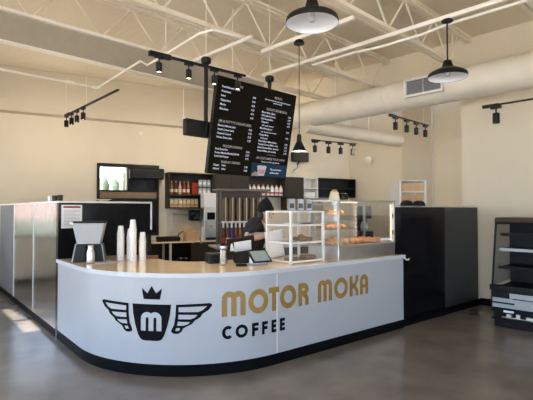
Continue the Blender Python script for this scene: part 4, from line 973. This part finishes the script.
# beanie: slouched to a soft point
bn = MB(); n = 26
prof = [(.108, .095, 0, .148, 1.668), (.112, .098, 0, .146, 1.70), (.102, .092, 0, .142, 1.745), (.080, .075, 0, .140, 1.785), (.052, .05, 0, .142, 1.82), (.026, .026, 0, .148, 1.845), (.004, .004, 0, .150, 1.855)]
vs = [];
for (a, b, _, cx, z) in prof:
    for k in range(n):
        t_ = 2 * pi * k / n; vs.append((cx + a * cos(t_), -.005 + b * sin(t_), z + .012 * cos(t_) - .01))
fs = [(i * n + k, i * n + (k + 1) % n, (i + 1) * n + (k + 1) % n, (i + 1) * n + k) for i in range(len(prof) - 1) for k in range(n)] + [tuple(range((len(prof) - 1) * n, len(prof) * n))]
bn.add(vs, fs).build('beanie', M['knit'], pn, smooth=80, loc=HD)
bn = MB(); vs = []
for (e, z) in ((.002, 1.655), (.008, 1.66), (.009, 1.70), (.002, 1.706)):
    for k in range(n):
        t_ = 2 * pi * k / n; vs.append((.148 + (.109 + e) * cos(t_), -.005 + (.096 + e) * sin(t_), z + .012 * cos(t_) - .01))
bn.add(vs, [(i * n + k, i * n + (k + 1) % n, (i + 1) * n + (k + 1) % n, (i + 1) * n + k) for i in range(3) for k in range(n)]).build('beanie_cuff', M['knit'], pn, smooth=80, loc=HD)
# clothes: slightly larger shells
def shell(name, ids, extra, m_, g=.012):
    vs_ = []; rr = []; ed = []; mp = {}
    for i in ids: mp[i] = len(vs_); vs_.append(V[i]); r_ = Rr[i]; rr.append((r_[0] + g, r_[1] + g) if isinstance(r_, tuple) else (r_ + g, r_ + g))
    for a, b in E_:
        if a in mp and b in mp: ed.append((mp[a], mp[b]))
    for (p, r_, par) in extra: vs_.append(p); rr.append((r_, r_)); ed.append((mp[par], len(vs_) - 1))
    return skin(name, vs_, ed, rr, m_, pn)
def lerp(a, b, t_): return tuple(a[i] + (b[i] - a[i]) * t_ for i in range(3))
ex = [(lerp(V[arms[s][0]], V[arms[s][1]], .82), .088, arms[s][0]) for s in (-1, 1)] + [(lerp(V[up], V[nk], .75), .082, up)]
shell('t_shirt', [pel, wa, ch, up, arms[-1][0], arms[1][0]], ex, 'tee', .030)
legs = [i for i, p in enumerate(V) if p[2] < .95]
feet = [i for i in legs if V[i][2] < .06]
shell('trousers', [i for i in legs if i not in feet], [], 'jean', .02)
for sg in (-1, 1):
    MB().blob((.03, sg * .12, .05), (.15, .055, .05), 18, 10).build('shoe', M['black'], pn)
a_, b_ = V[arms[-1][1]], V[arms[-1][3]]
MB().tube([lerp(a_, b_, q) for q in (.12, .3, .5, .7, .92)], [.051, .053, .0505, .043, .0365], n=16).build('tattoo_sleeve', M['tattoo'], pn, smooth=80, label='grey tattooed forearm')
# papers held by the worker
pp = MB(); nx, nz = 8, 10; vs = []
for i in range(nx + 1):
    for k in range(nz + 1):
        u, v = i / nx, k / nz
        vs.append((.24 * (u - .5) + .03 * v, .015 * (1 - v) ** 2 - .012 * sin(pi * u), .34 * v))
fs = [(i * (nz + 1) + k, (i + 1) * (nz + 1) + k, (i + 1) * (nz + 1) + k + 1, i * (nz + 1) + k + 1) for i in range(nx) for k in range(nz)]
ob = pp.add(vs, fs).build('paper_sheets', M['paper'], loc=(.125, 5.72, .998), rot=(radians(-8), radians(-10), radians(14)), smooth=60)
sl = ob.modifiers.new('thick', 'SOLIDIFY'); sl.thickness = .003
tag(ob, 'white papers held upright on the worktop by the worker', 'papers')

# ------------------------------------------------------------------ light
wd = bpy.data.worlds.new('sky'); SC.world = wd; wd.use_nodes = True
nt = wd.node_tree; bg = nt.nodes['Background']
tc = nt.nodes.new('ShaderNodeTexCoord'); sep = nt.nodes.new('ShaderNodeSeparateXYZ'); rp_ = nt.nodes.new('ShaderNodeValToRGB')
rp_.color_ramp.elements[0].position = .0; rp_.color_ramp.elements[0].color = (.74, .87, 1, 1)
rp_.color_ramp.elements[1].position = .6; rp_.color_ramp.elements[1].color = (.36, .58, 1, 1)
nt.links.new(tc.outputs['Generated'], sep.inputs[0]); nt.links.new(sep.outputs['Z'], rp_.inputs[0]); nt.links.new(rp_.outputs[0], bg.inputs['Color'])
bg.inputs['Strength'].default_value = 4.5
def spot(p, target, e, size=70, col=(1, .78, .5), r=.03):
    l = bpy.data.lights.new('spot_lamp', 'SPOT'); l.energy = e; l.color = col; l.spot_size = radians(size); l.spot_blend = .8; l.shadow_soft_size = r
    o = bpy.data.objects.new('spot_lamp', l); COL.objects.link(o); o.location = p
    o.rotation_euler = (Vector(target) - Vector(p)).to_track_quat('-Z', 'Y').to_euler()
def point(p, e, col=(1, .85, .66), r=.06):
    l = bpy.data.lights.new('bulb_and_fill_light', 'POINT'); l.energy = e; l.color = col; l.shadow_soft_size = r
    o = bpy.data.objects.new('bulb_and_fill_light', l); COL.objects.link(o); o.location = p
def portal(x0, y0, ang, L_, ctr):
    l = bpy.data.lights.new('window_portal', 'AREA'); l.shape = 'RECTANGLE'; l.size = L_; l.size_y = 3.3; l.cycles.is_portal = True
    o = bpy.data.objects.new('window_portal', l); COL.objects.link(o); o.location = ctr
    return o
c = CW(SX - .02, 5.6 - 6.5, 1.81); o = portal(0, 0, 0, 13, c); inx = Vector((cos(AC), sin(AC), 0)); o.rotation_euler = inx.to_track_quat('-Z', 'Y').to_euler()
c = CW(SX + 3.3, -7.42, 1.81); o = portal(0, 0, 0, 6.6, c); inx = Vector((-sin(AC), cos(AC), 0)); o.rotation_euler = inx.to_track_quat('-Z', 'Y').to_euler()
# low sun from the left: it clears the added sun blockers only in one bay
sl_ = bpy.data.lights.new('sun', 'SUN'); sl_.energy = 38; sl_.angle = radians(.6); sl_.color = (1, .92, .80)
so_ = bpy.data.objects.new('sun', sl_); COL.objects.link(so_)
EL = radians(45.8)
so_.rotation_euler = Vector((cos(AC) * cos(EL), sin(AC) * cos(EL), -sin(EL))).to_track_quat('-Z', 'Y').to_euler(); so_.location = (-12, 0, 12)
# track heads
for x in (.11, .46, .79, 1.12):
    a = radians(40.5); p = (-1.19 + x * cos(a), 4.48 + x * sin(a), 3.2 - .19); spot(p, (p[0], p[1], 0), 14)
for x in (.05, .33, .60, .90):
    a = radians(-48.5); p = (-3.62 + x * cos(a), 7.98 + x * sin(a), 3.3 - .23); spot(p, (p[0], p[1], 0), 18, 90)
point((.43, 5.83, 2.36), 1.5)
# warm fill lights added over the back bar, where no lamp hangs
for t in (1.0, 3.4, 5.6, 8.2):
    point(BW(t, -1.6, 3.2), 26 if t < 8 else 14, r=.15)
cl = bpy.data.lights.new('case_lamp', 'AREA'); cl.shape = 'RECTANGLE'; cl.size = .95; cl.size_y = .02; cl.energy = 3.5; cl.color = (1, .78, .52)
co = bpy.data.objects.new('case_lamp', cl); COL.objects.link(co); co.location = CW(2.52 + .565, .028 + .06, ZW + .69); co.rotation_euler = (radians(18), 0, AC)

# ------------------------------------------------------------------ camera
cd = bpy.data.cameras.new('camera'); cam = bpy.data.objects.new('camera', cd); COL.objects.link(cam)
cam.location = (0, 0, 1.6); cam.rotation_euler = (pi / 2 + math.atan(10 / 445.), 0, 0)
cd.sensor_width = 36; cd.lens = 36 * 445 / 533.; cd.clip_start = .05; cd.clip_end = 200
SC.camera = cam
SC.view_settings.view_transform = 'Standard'; SC.view_settings.look = 'None'; SC.view_settings.gamma = 1; SC.view_settings.use_curve_mapping = False
SC.view_settings.exposure = 0.27
SC.cycles.use_denoising = True
SC.cycles.max_bounces = 10; SC.cycles.diffuse_bounces = 6; SC.cycles.transparent_max_bounces = 16
SC.cycles.sample_clamp_indirect = 6
